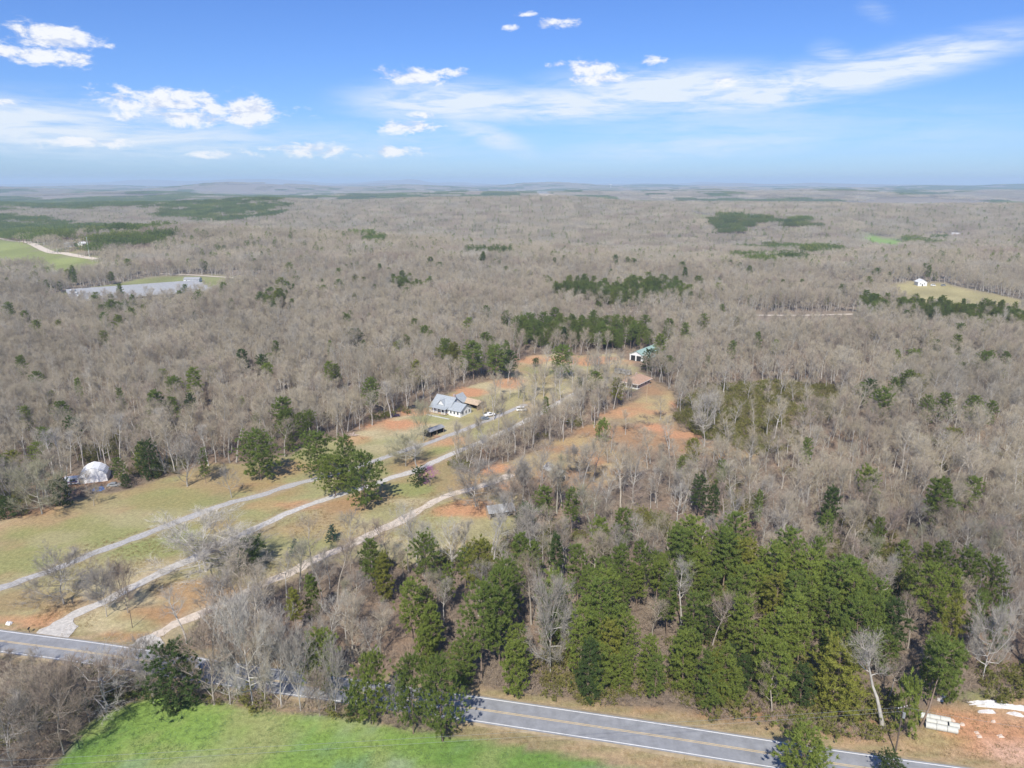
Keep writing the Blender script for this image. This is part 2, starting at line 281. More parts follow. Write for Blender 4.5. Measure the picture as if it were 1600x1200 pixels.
def plant_mat(name, cols, mode='random', trans=0.0, rough=.9, hvar=.12):
    """bark / twig / leaf material: one of several natural colours per plant; mode 'color' takes the object's own colour"""
    m = bpy.data.materials.new(name); m.use_nodes = True; nt = m.node_tree; N = nt.nodes; b = N['Principled BSDF']; out = N['Material Output']
    b.inputs['Roughness'].default_value = rough; b.inputs['Specular IOR Level'].default_value = .12
    oi = N.new('ShaderNodeObjectInfo')
    if mode == 'color': src = oi.outputs['Color']
    else:
        cr = N.new('ShaderNodeValToRGB'); cr.color_ramp.interpolation = 'LINEAR'; e = cr.color_ramp.elements
        while len(e) < len(cols): e.new(.5)
        for i, c in enumerate(cols): e[i].position = i/(len(cols)-1) if len(cols) > 1 else 0; e[i].color = (*c, 1)
        ln = N.new('ShaderNodeTexNoise'); ln.inputs['Scale'].default_value = .011; ln.inputs['Detail'].default_value = 4; ln.inputs['Roughness'].default_value = .65; nt.links.new(oi.outputs['Location'], ln.inputs['Vector'])
        lm = N.new('ShaderNodeMapRange'); nt.links.new(ln.outputs[0], lm.inputs[0]); lm.inputs[1].default_value = .32; lm.inputs[2].default_value = .68
        ad = N.new('ShaderNodeMath'); ad.operation = 'MULTIPLY_ADD'; nt.links.new(lm.outputs[0], ad.inputs[0]); ad.inputs[1].default_value = .55; hf = N.new('ShaderNodeMath'); hf.operation = 'MULTIPLY'; nt.links.new(oi.outputs['Random'], hf.inputs[0]); hf.inputs[1].default_value = .45; nt.links.new(hf.outputs[0], ad.inputs[2])
        nt.links.new(ad.outputs[0], cr.inputs[0]); src = cr.outputs[0]
    tc = N.new('ShaderNodeTexCoord'); no = N.new('ShaderNodeTexNoise'); nt.links.new(tc.outputs['Object'], no.inputs['Vector']); no.inputs['Scale'].default_value = .9; no.inputs['Detail'].default_value = 5
    mr = N.new('ShaderNodeMapRange'); nt.links.new(no.outputs[0], mr.inputs[0]); mr.inputs[1].default_value = .3; mr.inputs[2].default_value = .7; mr.inputs[3].default_value = 1-hvar*1.6; mr.inputs[4].default_value = 1+hvar*1.6
    vm = N.new('ShaderNodeVectorMath'); vm.operation = 'SCALE'; l2 = N.new('ShaderNodeTexNoise'); l2.inputs['Scale'].default_value = .02; l2.inputs['Detail'].default_value = 3; nt.links.new(oi.outputs['Location'], l2.inputs['Vector'])
    lr = N.new('ShaderNodeMapRange'); nt.links.new(l2.outputs[0], lr.inputs[0]); lr.inputs[1].default_value = .35; lr.inputs[2].default_value = .65; lr.inputs[3].default_value = .80; lr.inputs[4].default_value = 1.12
    m2 = N.new('ShaderNodeMath'); m2.operation = 'MULTIPLY'; nt.links.new(mr.outputs[0], m2.inputs[0]); nt.links.new(lr.outputs[0], m2.inputs[1])
    nt.links.new(src, vm.inputs[0]); nt.links.new(m2.outputs[0], vm.inputs['Scale'])
    nt.links.new(vm.outputs[0], b.inputs['Base Color'])
    if trans:
        tr = N.new('ShaderNodeBsdfTranslucent'); nt.links.new(vm.outputs[0], tr.inputs[0]); ms = N.new('ShaderNodeMixShader'); ms.inputs[0].default_value = trans
        nt.links.new(b.outputs[0], ms.inputs[1]); nt.links.new(tr.outputs[0], ms.inputs[2]); nt.links.new(ms.outputs[0], out.inputs[0])
    return m
TWIG_COLS = [(.30, .265, .215), (.385, .335, .26), (.43, .39, .315), (.40, .345, .245), (.455, .395, .29), (.38, .32, .25), (.355, .285, .22), (.47, .435, .36)]
BARK_COLS = [(.42, .395, .35), (.50, .475, .43), (.38, .35, .305), (.56, .54, .49)]
PINE_COLS = [(.205, .265, .062), (.25, .30, .07), (.18, .245, .066), (.275, .305, .072), (.225, .275, .078)]
M_twig = plant_mat('twig', TWIG_COLS); M_twig_c = plant_mat('twig_tint', [], 'color')
M_bark = plant_mat('grey_bark', BARK_COLS); M_bark_c = plant_mat('bark_tint', [], 'color')
M_pbark = plant_mat('pine_bark', [(.22, .16, .12), (.30, .23, .18)])
M_needle = plant_mat('needles', PINE_COLS, trans=.5); M_needle_c = plant_mat('needle_tint', [], 'color', trans=.5)
M_brush = plant_mat('brush', [(.32, .25, .185), (.37, .30, .225), (.29, .23, .185), (.40, .30, .20)])
M_olive = plant_mat('olive_leaf', [(.17, .19, .05), (.22, .22, .06), (.25, .21, .085)], trans=.3)

# ------------------------------------------------------------------ ground sheet
def axis(lo, hi, step, far_lo, far_hi, g):
    a = list(np.arange(lo, hi+1e-6, step)); s = step; x = a[-1]; up = []
    while x < far_hi: s *= g; x += s; up.append(x)
    s = step; x = lo; dn = []
    while x > far_lo: s *= g; x -= s; dn.append(x)
    return np.array(dn[::-1]+a+up)
def near_line(P, X, Y, w, m=None):
    out = np.full(X.shape, 1e9); sel = (X > P[:, 0].min()-w) & (X < P[:, 0].max()+w) & (Y > P[:, 1].min()-w) & (Y < P[:, 1].max()+w)
    xs, ys = X[sel], Y[sel]; d = np.full(xs.shape, 1e9)
    for i in range(0, len(P)-1, 3):
        x1, y1 = P[i]; x2, y2 = P[min(i+3, len(P)-1)]; dx, dy = x2-x1, y2-y1; t = np.clip(((xs-x1)*dx+(ys-y1)*dy)/(dx*dx+dy*dy+1e-9), 0, 1)
        d = np.minimum(d, np.hypot(xs-x1-t*dx, ys-y1-t*dy))
    out[sel] = d; return out
def lerp(a, b, t): return a+(b-a)*t[..., None]
def ss(x, a, b):
    t = np.clip((x-a)/(b-a), 0, 1); return t*t*(3-2*t)
PATCHES = [  # px, py, rx, ry, colour, strength : bare clay, greener or drier turf
    (618, 664, 48, 9, 'clay', 1), (560, 688, 30, 8, 'clay', .6), (735, 612, 30, 8, 'clay', 1), (795, 600, 32, 10, 'clay', .9), (830, 562, 40, 9, 'clay', .8), (920, 562, 60, 9, 'clay', .9), (985, 590, 20, 8, 'clay', .5), (650, 644, 30, 6, 'clay', .8),
    (690, 632, 16, 5, 'clay', .8), (470, 790, 40, 8, 'clay', .75), (410, 790, 40, 10, 'clay', .4), (700, 690, 40, 10, 'clay', .75), (650, 725, 25, 8, 'clay', .55), (740, 795, 55, 16, 'clay', .85), (775, 735, 28, 9, 'clay', .9), (790, 760, 22, 14, 'clay', .9), (765, 700, 20, 8, 'clay', .4),
    (700, 800, 40, 10, 'clay', .7), (560, 845, 40, 8, 'clay', .3), (30, 975, 60, 12, 'clay', .85), (255, 955, 60, 16, 'rust', .8), (180, 1000, 55, 12, 'rust', .9), (300, 930, 70, 18, 'rust', .7), (110, 950, 40, 10, 'rust', .35), (20, 940, 90, 14, 'rust', .35), (450, 735, 45, 16, 'rust', .55), (420, 765, 60, 12, 'rust', .45), (530, 790, 50, 12, 'rust', .55), (585, 775, 45, 14, 'rust', .5),
    (1020, 668, 26, 9, 'clay', 1), (1000, 640, 45, 10, 'clay', .6), (930, 672, 60, 8, 'rust', .7), (880, 690, 60, 7, 'gold', .6), (1060, 680, 40, 6, 'clay', .8), (1150, 708, 45, 5, 'gold', .8), (1052, 632, 9, 8, 'clay', .9), (960, 648, 40, 6, 'clay', .5), (930, 720, 20, 10, 'clay', .5),
    (150, 830, 150, 20, 'turf', .7), (40, 880, 90, 20, 'turf', .7), (280, 780, 80, 16, 'turf', .5), (640, 765, 45, 12, 'turf', .8), (690, 655, 45, 8, 'turf', .6), (620, 690, 70, 10, 'turf', .35), (700, 705, 40, 9, 'turf', .6), (300, 850, 90, 16, 'turf', .5), (450, 850, 80, 14, 'turf', .35), (670, 835, 50, 14, 'turf', .4), (220, 860, 60, 12, 'turf', .5), (845, 578, 40, 7, 'turf', .5),
    (640, 745, 30, 6, 'turf', .5), (510, 830, 60, 10, 'gold', .5), (590, 700, 40, 9, 'dry', .6), (640, 783, 50, 6, 'dry', .8), (90, 840, 40, 10, 'dry', .4), (230, 810, 70, 10, 'dry', .4),
    (1560, 1150, 70, 24, 'clay', .9), (1510, 1145, 40, 16, 'clay', .6), (1600, 1180, 50, 16, 'pink', .7), (1150, 1115, 90, 6, 'rust', .7), (1350, 1130, 60, 10, 'rust', .6), (1450, 1160, 50, 10, 'turf', .4), (1400, 1190, 60, 8, 'clay', .5), (760, 1085, 60, 4, 'rust', .8), (980, 1108, 80, 4, 'rust', .6),
    (330, 1080, 60, 5, 'rust', .5), (1545, 1090, 50, 8, 'turf', .6), (120, 752, 90, 8, 'rust', .7), (40, 800, 60, 8, 'rust', .6)]
PCOL = dict(clay=(.50, .265, .145), rust=(.36, .205, .105), turf=(.25, .275, .10), gold=(.43, .32, .155), dry=(.43, .36, .22), pink=(.60, .40, .30))
def build_ground():
    xs = axis(-250, 250, 1.7, -23000, 23000, 1.055); ys = axis(45, 460, 1.7, -1500, 24000, 1.05)
    X, Y = np.meshgrid(xs, ys, indexing='xy'); Z = hgt(X, Y)
    D = np.hypot(X, Y); inn = ss(D, 520, 380)
    Z = Z+inn*.5*(fbm(X, Y, 22, 3)-.5)
    n1, n2, n3 = fbm(X, Y, 26, 1), fbm(X, Y, 7, 2), fbm(X, Y, 90, 4)
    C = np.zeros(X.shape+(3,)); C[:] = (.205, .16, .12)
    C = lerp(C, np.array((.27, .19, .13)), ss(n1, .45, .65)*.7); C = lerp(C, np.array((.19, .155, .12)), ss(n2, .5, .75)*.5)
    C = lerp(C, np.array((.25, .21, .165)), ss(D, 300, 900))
    def mask(poly, soft, wob=6): return ss(np.where(pip(poly, X, Y), 1, -1)*edge_dist(poly, X, Y)+(n2-.5)*wob, -soft, soft)
    mf = mask(FIELD_L, 2.5)
    G = np.zeros_like(C); G[:] = (.36, .32, .165); G = lerp(G, np.array((.46, .39, .235)), ss(n1, .45, .62)); G = lerp(G, np.array((.27, .275, .11)), ss(n3, .45, .62)*.7)
    G = lerp(G, np.array((.36, .235, .13)), ss(fbm(X, Y, 40, 9), .52, .68)*.65); G = lerp(G, np.array((.26, .23, .12)), ss(n2, .5, .7)*.5)
    C = lerp(C, G, mf)
    S = np.zeros_like(C); S[:] = (.36, .225, .125); S = lerp(S, np.array((.42, .33, .17)), ss(n1, .42, .6)); S = lerp(S, np.array((.24, .185, .125)), ss(n2, .52, .72)*.6)
    C = lerp(C, S, mask(STRIP, 3)*.92)
    V = np.zeros_like(C); V[:] = (.40, .29, .165); V = lerp(V, np.array((.44, .285, .165)), ss(n1, .45, .6)); V = lerp(V, np.array((.22, .22, .085)), ss(fbm(X, Y, 14, 12), .52, .68)*.7); V = lerp(V, np.array((.30, .225, .13)), ss(n2, .5, .7)*.5)
    C = lerp(C, V, mask(VERGE, 2.5, 5))
    C = lerp(C, np.array((.47, .28, .17)), mask(LOT, 4, 10)*.75)
    W = np.zeros_like(C); W[:] = (.145, .25, .055); W = lerp(W, np.array((.205, .31, .07)), ss(n1, .42, .62)); W = lerp(W, np.array((.17, .27, .135)), ss(fbm(X, Y, 18, 21), .5, .62)*.85); W = lerp(W, np.array((.29, .32, .12)), ss(n2, .5, .7)*.6); W = lerp(W, np.array((.24, .30, .21)), ss(fbm(X, Y, 11, 45), .56, .70)*.45); W = lerp(W, np.array((.33, .30, .15)), ss(fbm(X, Y, 30, 47), .60, .72)*.6)
    C = lerp(C, W, mask(GREEN, .8, 3))
    for k, P in enumerate(FAR_CLEAR):
        c = [(.40, .35, .18), (.27, .30, .115), (.26, .27, .12), (.22, .32, .10), (.46, .38, .27), (.25, .3, .14), (.27, .22, .17), (.28, .23, .18), (.42, .37, .3), (.25, .27, .12), (.36, .28, .18)][k]
        sf = 6 if k not in (6, 7) else 3
        G = np.zeros_like(C); G[:] = c; G = lerp(G, np.array(c)*.8, ss(n1, .4, .65)); C = lerp(C, G, mask(P, sf, 8))
    nb = fbm(X, Y, 9, 31)
    for px, py, rx, ry, c, st in PATCHES:
        p = at(px, py); ds = math.hypot(p.x, p.y); rr = math.hypot(ds, HC); rxm = rx*rr/FPX; rym = ry*rr*rr/(FPX*HC)
        q = np.hypot((X-p.x)/rxm, (Y-p.y)/rym); C = lerp(C, np.array(PCOL[c]), ss(q+(nb-.5)*1.5, 1.15, .45)*st)
    dr = near_line(ROAD, X, Y, 30)
    C = lerp(C, np.array((.42, .31, .19)), ss(dr+(n2-.5)*4, 8.0, 4.5)*.8*(1-ss(X, 60, 100)*.3)); C = lerp(C, np.array((.20, .20, .085)), ss(np.abs(dr+(n2-.5)*1.4-5.3), 1.2, .3)*.55)
    for Dv, w in ((DRIVE_A, 3.0), (DRIVE_B, 3.2), (DRIVE_C, 3.2)):
        C = lerp(C, np.array((.40, .31, .215)), ss(near_line(Dv, X, Y, 12)+(n2-.5)*3, w+.8, w-1.2)*.55)
    ny, nx = X.shape; idx = np.arange(nx*ny).reshape(ny, nx)
    F = np.stack([idx[:-1, :-1], idx[:-1, 1:], idx[1:, 1:], idx[1:, :-1]], -1).reshape(-1, 4)
    m = bpy.data.materials.new('earth'); m.use_nodes = True; nt = m.node_tree; N = nt.nodes; b = N['Principled BSDF']; b.inputs['Roughness'].default_value = .95; b.inputs['Specular IOR Level'].default_value = .1
    a = N.new('ShaderNodeAttribute'); a.attribute_name = 'soil'
    tc = N.new('ShaderNodeTexCoord'); hv = []
    for sc, de in ((.9, 8), (4.5, 4)):
        no = N.new('ShaderNodeTexNoise'); no.inputs['Scale'].default_value = sc; no.inputs['Detail'].default_value = de; no.inputs['Roughness'].default_value = .7; nt.links.new(tc.outputs['Object'], no.inputs['Vector'])
        mr = N.new('ShaderNodeMapRange'); nt.links.new(no.outputs[0], mr.inputs[0]); mr.inputs[1].default_value = .3; mr.inputs[2].default_value = .7; mr.inputs[3].default_value = .72; mr.inputs[4].default_value = 1.28; hv.append((mr.outputs[0], no.outputs[0]))
    mu = N.new('ShaderNodeMath'); mu.operation = 'MULTIPLY'; nt.links.new(hv[0][0], mu.inputs[0]); nt.links.new(hv[1][0], mu.inputs[1])
    vm = N.new('ShaderNodeVectorMath'); vm.operation = 'SCALE'; nt.links.new(a.outputs['Color'], vm.inputs[0]); nt.links.new(mu.outputs[0], vm.inputs['Scale']); nt.links.new(vm.outputs[0], b.inputs['Base Color'])
    bp = N.new('ShaderNodeBump'); bp.inputs['Strength'].default_value = .5; bp.inputs['Distance'].default_value = .25; nt.links.new(hv[1][1], bp.inputs['Height']); nt.links.new(bp.outputs[0], b.inputs['Normal'])
    V = np.stack([X, Y, Z], -1).reshape(-1, 3); me = mesh_np('ground', V, [F], [m], smooth=True)
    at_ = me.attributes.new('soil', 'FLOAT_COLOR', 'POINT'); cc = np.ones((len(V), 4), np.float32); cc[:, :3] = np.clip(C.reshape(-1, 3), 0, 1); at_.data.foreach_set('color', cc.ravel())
    o = mobj('ground', me); tag(o, kind='structure'); return xs, ys, Z
GX, GY, GZ = build_ground()
def gz(x, y):
    """height of the ground sheet (bilinear in its own grid)"""
    x = np.atleast_1d(np.asarray(x, float)); y = np.atleast_1d(np.asarray(y, float))
    i = np.clip(np.searchsorted(GX, x)-1, 0, len(GX)-2); j = np.clip(np.searchsorted(GY, y)-1, 0, len(GY)-2)
    fx = (x-GX[i])/(GX[i+1]-GX[i]); fy = (y-GY[j])/(GY[j+1]-GY[j])
    return (GZ[j, i]*(1-fx)+GZ[j, i+1]*fx)*(1-fy)+(GZ[j+1, i]*(1-fx)+GZ[j+1, i+1]*fx)*fy
def gat(px, py, up=0.0):
    p = at(px, py, up); p.z = float(gz(p.x, p.y)[0]); return p

def ribbon(name, P, offs, mat_, lift, wob=0.0, seed=0, parent=None):
    """strip of ground-hugging quads between lateral offsets"""
    T = np.gradient(P, axis=0); T /= np.hypot(T[:, 0], T[:, 1])[:, None]; Nn = np.stack([-T[:, 1], T[:, 0]], -1); rows = []
    s = np.cumsum(np.r_[0, np.hypot(*np.diff(P, axis=0).T)])
    for k, o in enumerate(offs):
        w = 0
        if wob and k in (0, len(offs)-1): w = ((vnoise(s, s*0, 2.3, seed+k)-.5)*1.1+(vnoise(s, s*0, 9, seed+k+7)-.5)*1.2)*wob
        q = P+Nn*(o+w)[..., None] if not np.isscalar(o+w) else P+Nn*(o+w); rows.append(np.c_[q, gz(q[:, 0], q[:, 1])+lift])
    V = np.concatenate(rows); n = len(P); F = []
    for k in range(len(offs)-1):
        i = np.arange(n-1); F.append(np.stack([k*n+i, k*n+i+1, (k+1)*n+i+1, (k+1)*n+i], -1))
    me = mesh_np(name, V, F, [mat_], smooth=True); return mobj(name, me, parent)
def smooth_z(o, n):  # level the carriageway across its width
    pass
M_asph = mat('asphalt', (.265, .272, .285), .85, .20, .45, spec=.3)
M_white = mat('road_white', (.78, .78, .76), .7, .12, .8); M_yel = mat('road_yellow', (.62, .47, .25), .7, .15, .8)
M_gravel = mat('gravel', (.50, .475, .435), .95, .28, 1.1, bump=.4); M_dirt = mat('dirt_track', (.57, .49, .40), .95, .22, .8, bump=.4); M_gravel2 = mat('grey_gravel', (.40, .385, .365), .95, .3, 1.4, bump=.4)
def build_roads():
    offs = np.linspace(-3.75, 3.75, 7)
    # a flat carriageway: height sampled on the centre line only
    T = np.gradient(ROAD, axis=0); T /= np.hypot(T[:, 0], T[:, 1])[:, None]; Nn = np.stack([-T[:, 1], T[:, 0]], -1)
    zc = np.max([gz(*(ROAD+Nn*o).T) for o in np.linspace(-4.2, 4.2, 9)], axis=0); zc = np.convolve(np.pad(zc, 6, 'edge'), np.ones(13)/13, 'valid')+.10
    def strip(name, o0, o1, m, lift, parent=None):
        a = np.c_[ROAD+Nn*o0, zc+lift]; b = np.c_[ROAD+Nn*o1, zc+lift]; i = np.arange(len(ROAD)-1); n = len(ROAD)
        return mobj(name, mesh_np(name, np.vstack([a, b]), [np.stack([i, i+1, n+i+1, n+i], -1)], [m], smooth=True), parent)
    r = strip('road', -3.75, 3.75, M_asph, 0); tag(r, kind='structure')
    sh = MB()
    for o in (-3.3, 3.3): strip('edge_line', o-.09, o+.09, M_white, .012, r)
    for o in (-.17, .17): strip('centre_line', o-.075, o+.075, M_yel, .012, r)
    for sgn in (-1, 1):   # gravel shoulder slopes from the asphalt edge down into the soil
        a = np.c_[ROAD+Nn*(sgn*3.75), zc-.004]; b = np.c_[ROAD+Nn*(sgn*5.2), gz(*(ROAD+Nn*sgn*5.2).T)-.12]; n = len(ROAD); i = np.arange(n-1)
        o = mobj('road_shoulder', mesh_np('road_shoulder', np.vstack([a, b]), [np.stack([i, i+1, n+i+1, n+i], -1)], [mat('shoulder', (.34, .27, .17), .95, .3, .6)], smooth=True), r)
    for nm, Dv, w, m, sd in (('gravel_driveway', DRIVE_A, 1.55, M_gravel2, 1), ('gravel_driveway', DRIVE_B, 1.6, M_gravel, 5), ('dirt_driveway', DRIVE_C, 1.6, M_dirt, 9)):
        o = ribbon(nm, Dv, [-w, -w*.5, 0, w*.5, w], m, .07, .8, sd); tag(o, kind='structure')
    for (px, py), ang, sz in (((82, 992), .5, 7.5), ((222, 1018), .6, 7.5)):   # flared gravel mouths
        p = gat(px, py); V = []; n = 28
        for k in range(n):
            t = 2*math.pi*k/n; r0 = sz*(.55+.35*vnoise(np.array([k*.7]), np.array([sz]), 1.0, px)[0]); x = p.x+r0*.8*math.cos(t); y = p.y+r0*math.sin(t)+1.0; V.append((x, y, float(gz(x, y)[0])+.115))
        V.append((p.x, p.y+1, float(gz(p.x, p.y+1)[0])+.125)); me = bpy.data.meshes.new('driveway_apron'); me.from_pydata(V, [], [(k, (k+1) % n, n) for k in range(n)]); me.materials.append(M_gravel); tag(mobj('driveway_apron', me), kind='structure')
build_roads()
for pts, w, nm in (([(-60, 363), (0, 373), (60, 386), (105, 397), (150, 405)], 4.5, 'farm_road'), ([(250, 428), (300, 430), (360, 434), (440, 438), (480, 441)], 2.2, 'farm_track'), ([(905, 485), (980, 487), (1080, 491), (1180, 493), (1260, 493), (1345, 491)], 2.6, 'farm_track')):
    tag(ribbon(nm, spline(gpoly(pts), 6.0), [-w, 0, w], mat('pale_track', (.55, .48, .39), .95, .15, .4), .3, .3, 3), kind='structure')

# ------------------------------------------------------------------ plant prototypes
def tri_fan(P, Dv, L, Wd, r, face=None):
    """thin pointed blades from P along Dv"""
    n = len(P); a = np.cross(Dv, r.normal(size=(n, 3)) if face is None else face+r.normal(size=(n, 3))*.45); a /= np.linalg.norm(a, axis=1)[:, None]+1e-9
    V = np.empty((n, 3, 3)); V[:, 0] = P-a*(Wd/2)[:, None]; V[:, 1] = P+a*(Wd/2)[:, None]; V[:, 2] = P+Dv*L[:, None]
    return V.reshape(-1, 3), np.arange(3*n).reshape(n, 3)
class Geo:
    def __init__(s): s.V = []; s.F3 = []; s.F4 = []; s.n = 0
    def add(s, V, F3=None, F4=None):
        if F3 is not None and len(F3): s.F3.append(np.asarray(F3)+s.n)
        if F4 is not None and len(F4): s.F4.append(np.asarray(F4)+s.n)
        s.V.append(np.asarray(V, float)); s.n += len(V)
    def tube(s, P, rad, n):
        P = np.asarray(P, float); m = len(P); T = np.gradient(P, axis=0); T /= np.linalg.norm(T, axis=1)[:, None]+1e-9
        ref = np.array((1., 0, 0)) if abs(T[0][2]) > .8 else np.array((0, 0, 1.)); A = np.cross(T, ref); A /= np.linalg.norm(A, axis=1)[:, None]+1e-9; B = np.cross(T, A)
        t = 2*np.pi*np.arange(n)/n; V = P[:, None]+(A[:, None]*np.cos(t)[None, :, None]+B[:, None]*np.sin(t)[None, :, None])*np.asarray(rad)[:, None, None]
        i, k = np.meshgrid(np.arange(m-1), np.arange(n), indexing='ij'); k2 = (k+1) % n
        s.add(V.reshape(-1, 3), None, np.stack([i*n+k, i*n+k2, (i+1)*n+k2, (i+1)*n+k], -1).reshape(-1, 4))
    def mesh(s, name, mats, mi=None):
        F = [np.concatenate(s.F3)] if s.F3 else []
        if s.F4: F.append(np.concatenate(s.F4))
        return mesh_np(name, np.concatenate(s.V), F, mats)
def unit(v): return v/(np.linalg.norm(v)+1e-9)
def rot_about(v, ax, a): return v*math.cos(a)+np.cross(ax, v)*math.sin(a)+ax*np.dot(ax, v)*(1-math.cos(a))
def branch_dir(d, ang, r):
    ax = unit(np.cross(d, r.normal(size=3))); return unit(rot_about(d, ax, ang))
def bare_tree(seed, h=16., spread=4.0, nlimb=14, base=.36, up=.75, fork=False, twig=1.0, crook=.12, tw=.034, nsub=6, nbr=6, limb=.42):
    """returns (trunk Geo, crown Geo): trunk with its main limbs, crown of finer branches and twigs"""
    r = np.random.default_rng(seed); G = Geo(); C = Geo(); r0 = h*.0125+.03
    P = [np.zeros(3)]; d = np.array((0, 0, 1.)); n = 8
    for i in range(n):
        d = unit(d+np.r_[r.normal(size=2)*.07, 0]); P.append(P[-1]+d*h*.86/n)
    P = np.array(P); rad = r0*np.linspace(1, .16, n+1); rad[0] *= 1.35; G.tube(P, rad, 6)
    tp, td, tl = [], [], []
    for k in range(nlimb):
        t = base+(.97-base)*((k+.5)/nlimb)**.9; f = t*n; i = min(int(f), n-1); p = P[i]+(P[i+1]-P[i])*(f-i)
        az = k*2.4+r.uniform(-.5, .5); s = (t-base)/(1-base); L = spread*(1.15-.55*s)*r.uniform(.7, 1.2)*(0.75 if s < .15 else 1)
        upk = up*(.55+.8*s); d = unit(np.array((math.cos(az), math.sin(az), upk))); Q = [p]; m = 4
        for j in range(m):
            d = unit(d+r.normal(size=3)*crook*1.6+np.array((0, 0, .16))); Q.append(Q[-1]+d*L/m)
        Q = np.array(Q); rr = max(.028, r0*limb*(1-.6*s)); G.tube(Q, rr*np.linspace(1, .35, m+1), 4)
        for b in range(nbr):
            g = .25+.75*(b+r.uniform(0, .8))/nbr; q = min(int(g*m), m-1); p2 = Q[q]+(Q[q+1]-Q[q])*(g*m-q); d2 = branch_dir(unit(Q[q+1]-Q[q]), r.uniform(.4, .85), r); d2 = unit(d2+np.array((0, 0, .22))); L2 = L*.42*r.uniform(.7, 1.25)
            e1 = p2+d2*L2*.5; d3 = unit(d2+r.normal(size=3)*crook*1.8+np.array((0, 0, .12))); e2 = e1+d3*L2*.5
            C.tube(np.array((p2, e1, e2)), np.array((.024, .018, .010))*(.7+h/45), 3)
            for c in range(nsub):
                g3 = .2+.8*(c+.5)/nsub; bp, bd = (p2+d2*L2*g3, d2) if g3 < .5 else (e1+d3*L2*(g3-.5), d3)
                d4 = unit(branch_dir(bd, r.uniform(.35, .9), r)+np.array((0, 0, .25))); L3 = r.uniform(.8, 1.5)*twig*(h/16)**.5
                tp.append(bp); td.append(d4); tl.append((L3, .024))
                for w in range(6):
                    g4 = r.uniform(.15, 1); d5 = unit(branch_dir(d4, r.uniform(.3, .85), r)+np.array((0, 0, .2))); tp.append(bp+d4*L3*g4); td.append(d5); tl.append((r.uniform(.5, 1.15)*twig*(h/16)**.5, tw*.62))
    tl = np.array(tl); V, F = tri_fan(np.array(tp), np.array(td), tl[:, 0], tl[:, 1], r); C.add(V, F)
    return G, C
def tuft(P, D, r, n, L, wd, spread=1.1):
    """bursts of needle bundles around points P, leaning to D"""
    m = len(P); PP = np.repeat(P, n, 0); DD = np.repeat(D, n, 0)+r.normal(size=(m*n, 3))*spread*.62; DD /= np.linalg.norm(DD, axis=1)[:, None]
    return tri_fan(PP+r.normal(size=PP.shape)*L*.16, DD, L*r.uniform(.65, 1.2, m*n), np.full(m*n, wd)*r.uniform(.7, 1.3, m*n), r, np.repeat(D, n, 0)*np.array((1.3, 1.3, .8)))
def pine_tree(seed, h=17., rad=3.2, base=.32, nb=64, shape='round', n=22, L=.58, wd=.15, per=7, droop=.1):
    r = np.random.default_rng(seed); G = Geo(); C = Geo(); m = 7; P = [np.zeros(3)]
    for i in range(m): P.append(P[-1]+np.r_[r.normal(size=2)*h*.008, h*.97/m])
    P = np.array(P); r0 = .035+h*.0095; G.tube(P, r0*np.linspace(1, .12, m+1), 7); tp, td = [], []
    lob = r.uniform(0, 6.28, 3)
    for k in range(nb):
        t = base+(.985-base)*((k+r.uniform(0, .9))/nb); s = (t-base)/(1-base); f = t*m; i = min(int(f), m-1); p = P[i]+(P[i+1]-P[i])*(f-i); az = k*2.399+r.uniform(-.4, .4)
        if shape == 'round': prof = math.sqrt(max(0, 1-((s-.42)/.60)**2))
        elif shape == 'cone': prof = (1-s)**.85*.95+.05
        elif shape == 'flat': prof = min(1, s*1.8+.35)*(1-max(0, s-.75)/.25*.55)
        else: prof = min(1, s*2.2+.55)*math.sqrt(max(.05, 1-(max(0, s-.35)/.68)**2.2))
        L0 = rad*prof*(1+.22*math.sin(2*az+lob[0])+.15*math.sin(3*az+lob[1]+4*s))*r.uniform(.72, 1.12)
        el = (-droop+.75*s)+r.uniform(-.12, .12); d = np.array((math.cos(az)*math.cos(el), math.sin(az)*math.cos(el), math.sin(el))); e = p+d*L0
        if L0 > .7: G.tube(np.array((p, p+d*L0*.55+np.array((0, 0, -.04*L0)), e)), np.array((.05, .035, .012))*(h/17), 3)
        q = max(2, int(per*(L0/rad)+.8))
        for c in range(q):
            g = .34+.66*(c+r.uniform(.2, .9))/q; sd = unit(np.cross(d, (0, 0, 1.)))*r.normal()*.20*L0*g; tp.append(p+d*L0*g+sd+np.array((0, 0, r.normal()*.14+.10))); td.append(unit(d*.55+sd*.5+np.array((0, 0, .62+.4*s))))
    top = P[-1]
    for c in range(5): tp.append(top+r.normal(size=3)*.25); td.append(np.array((0, 0, 1.)))
    tp = np.array(tp); td = np.array(td); V, F = tuft(tp, td, r, n, L, wd); C.add(V, F); return G, C
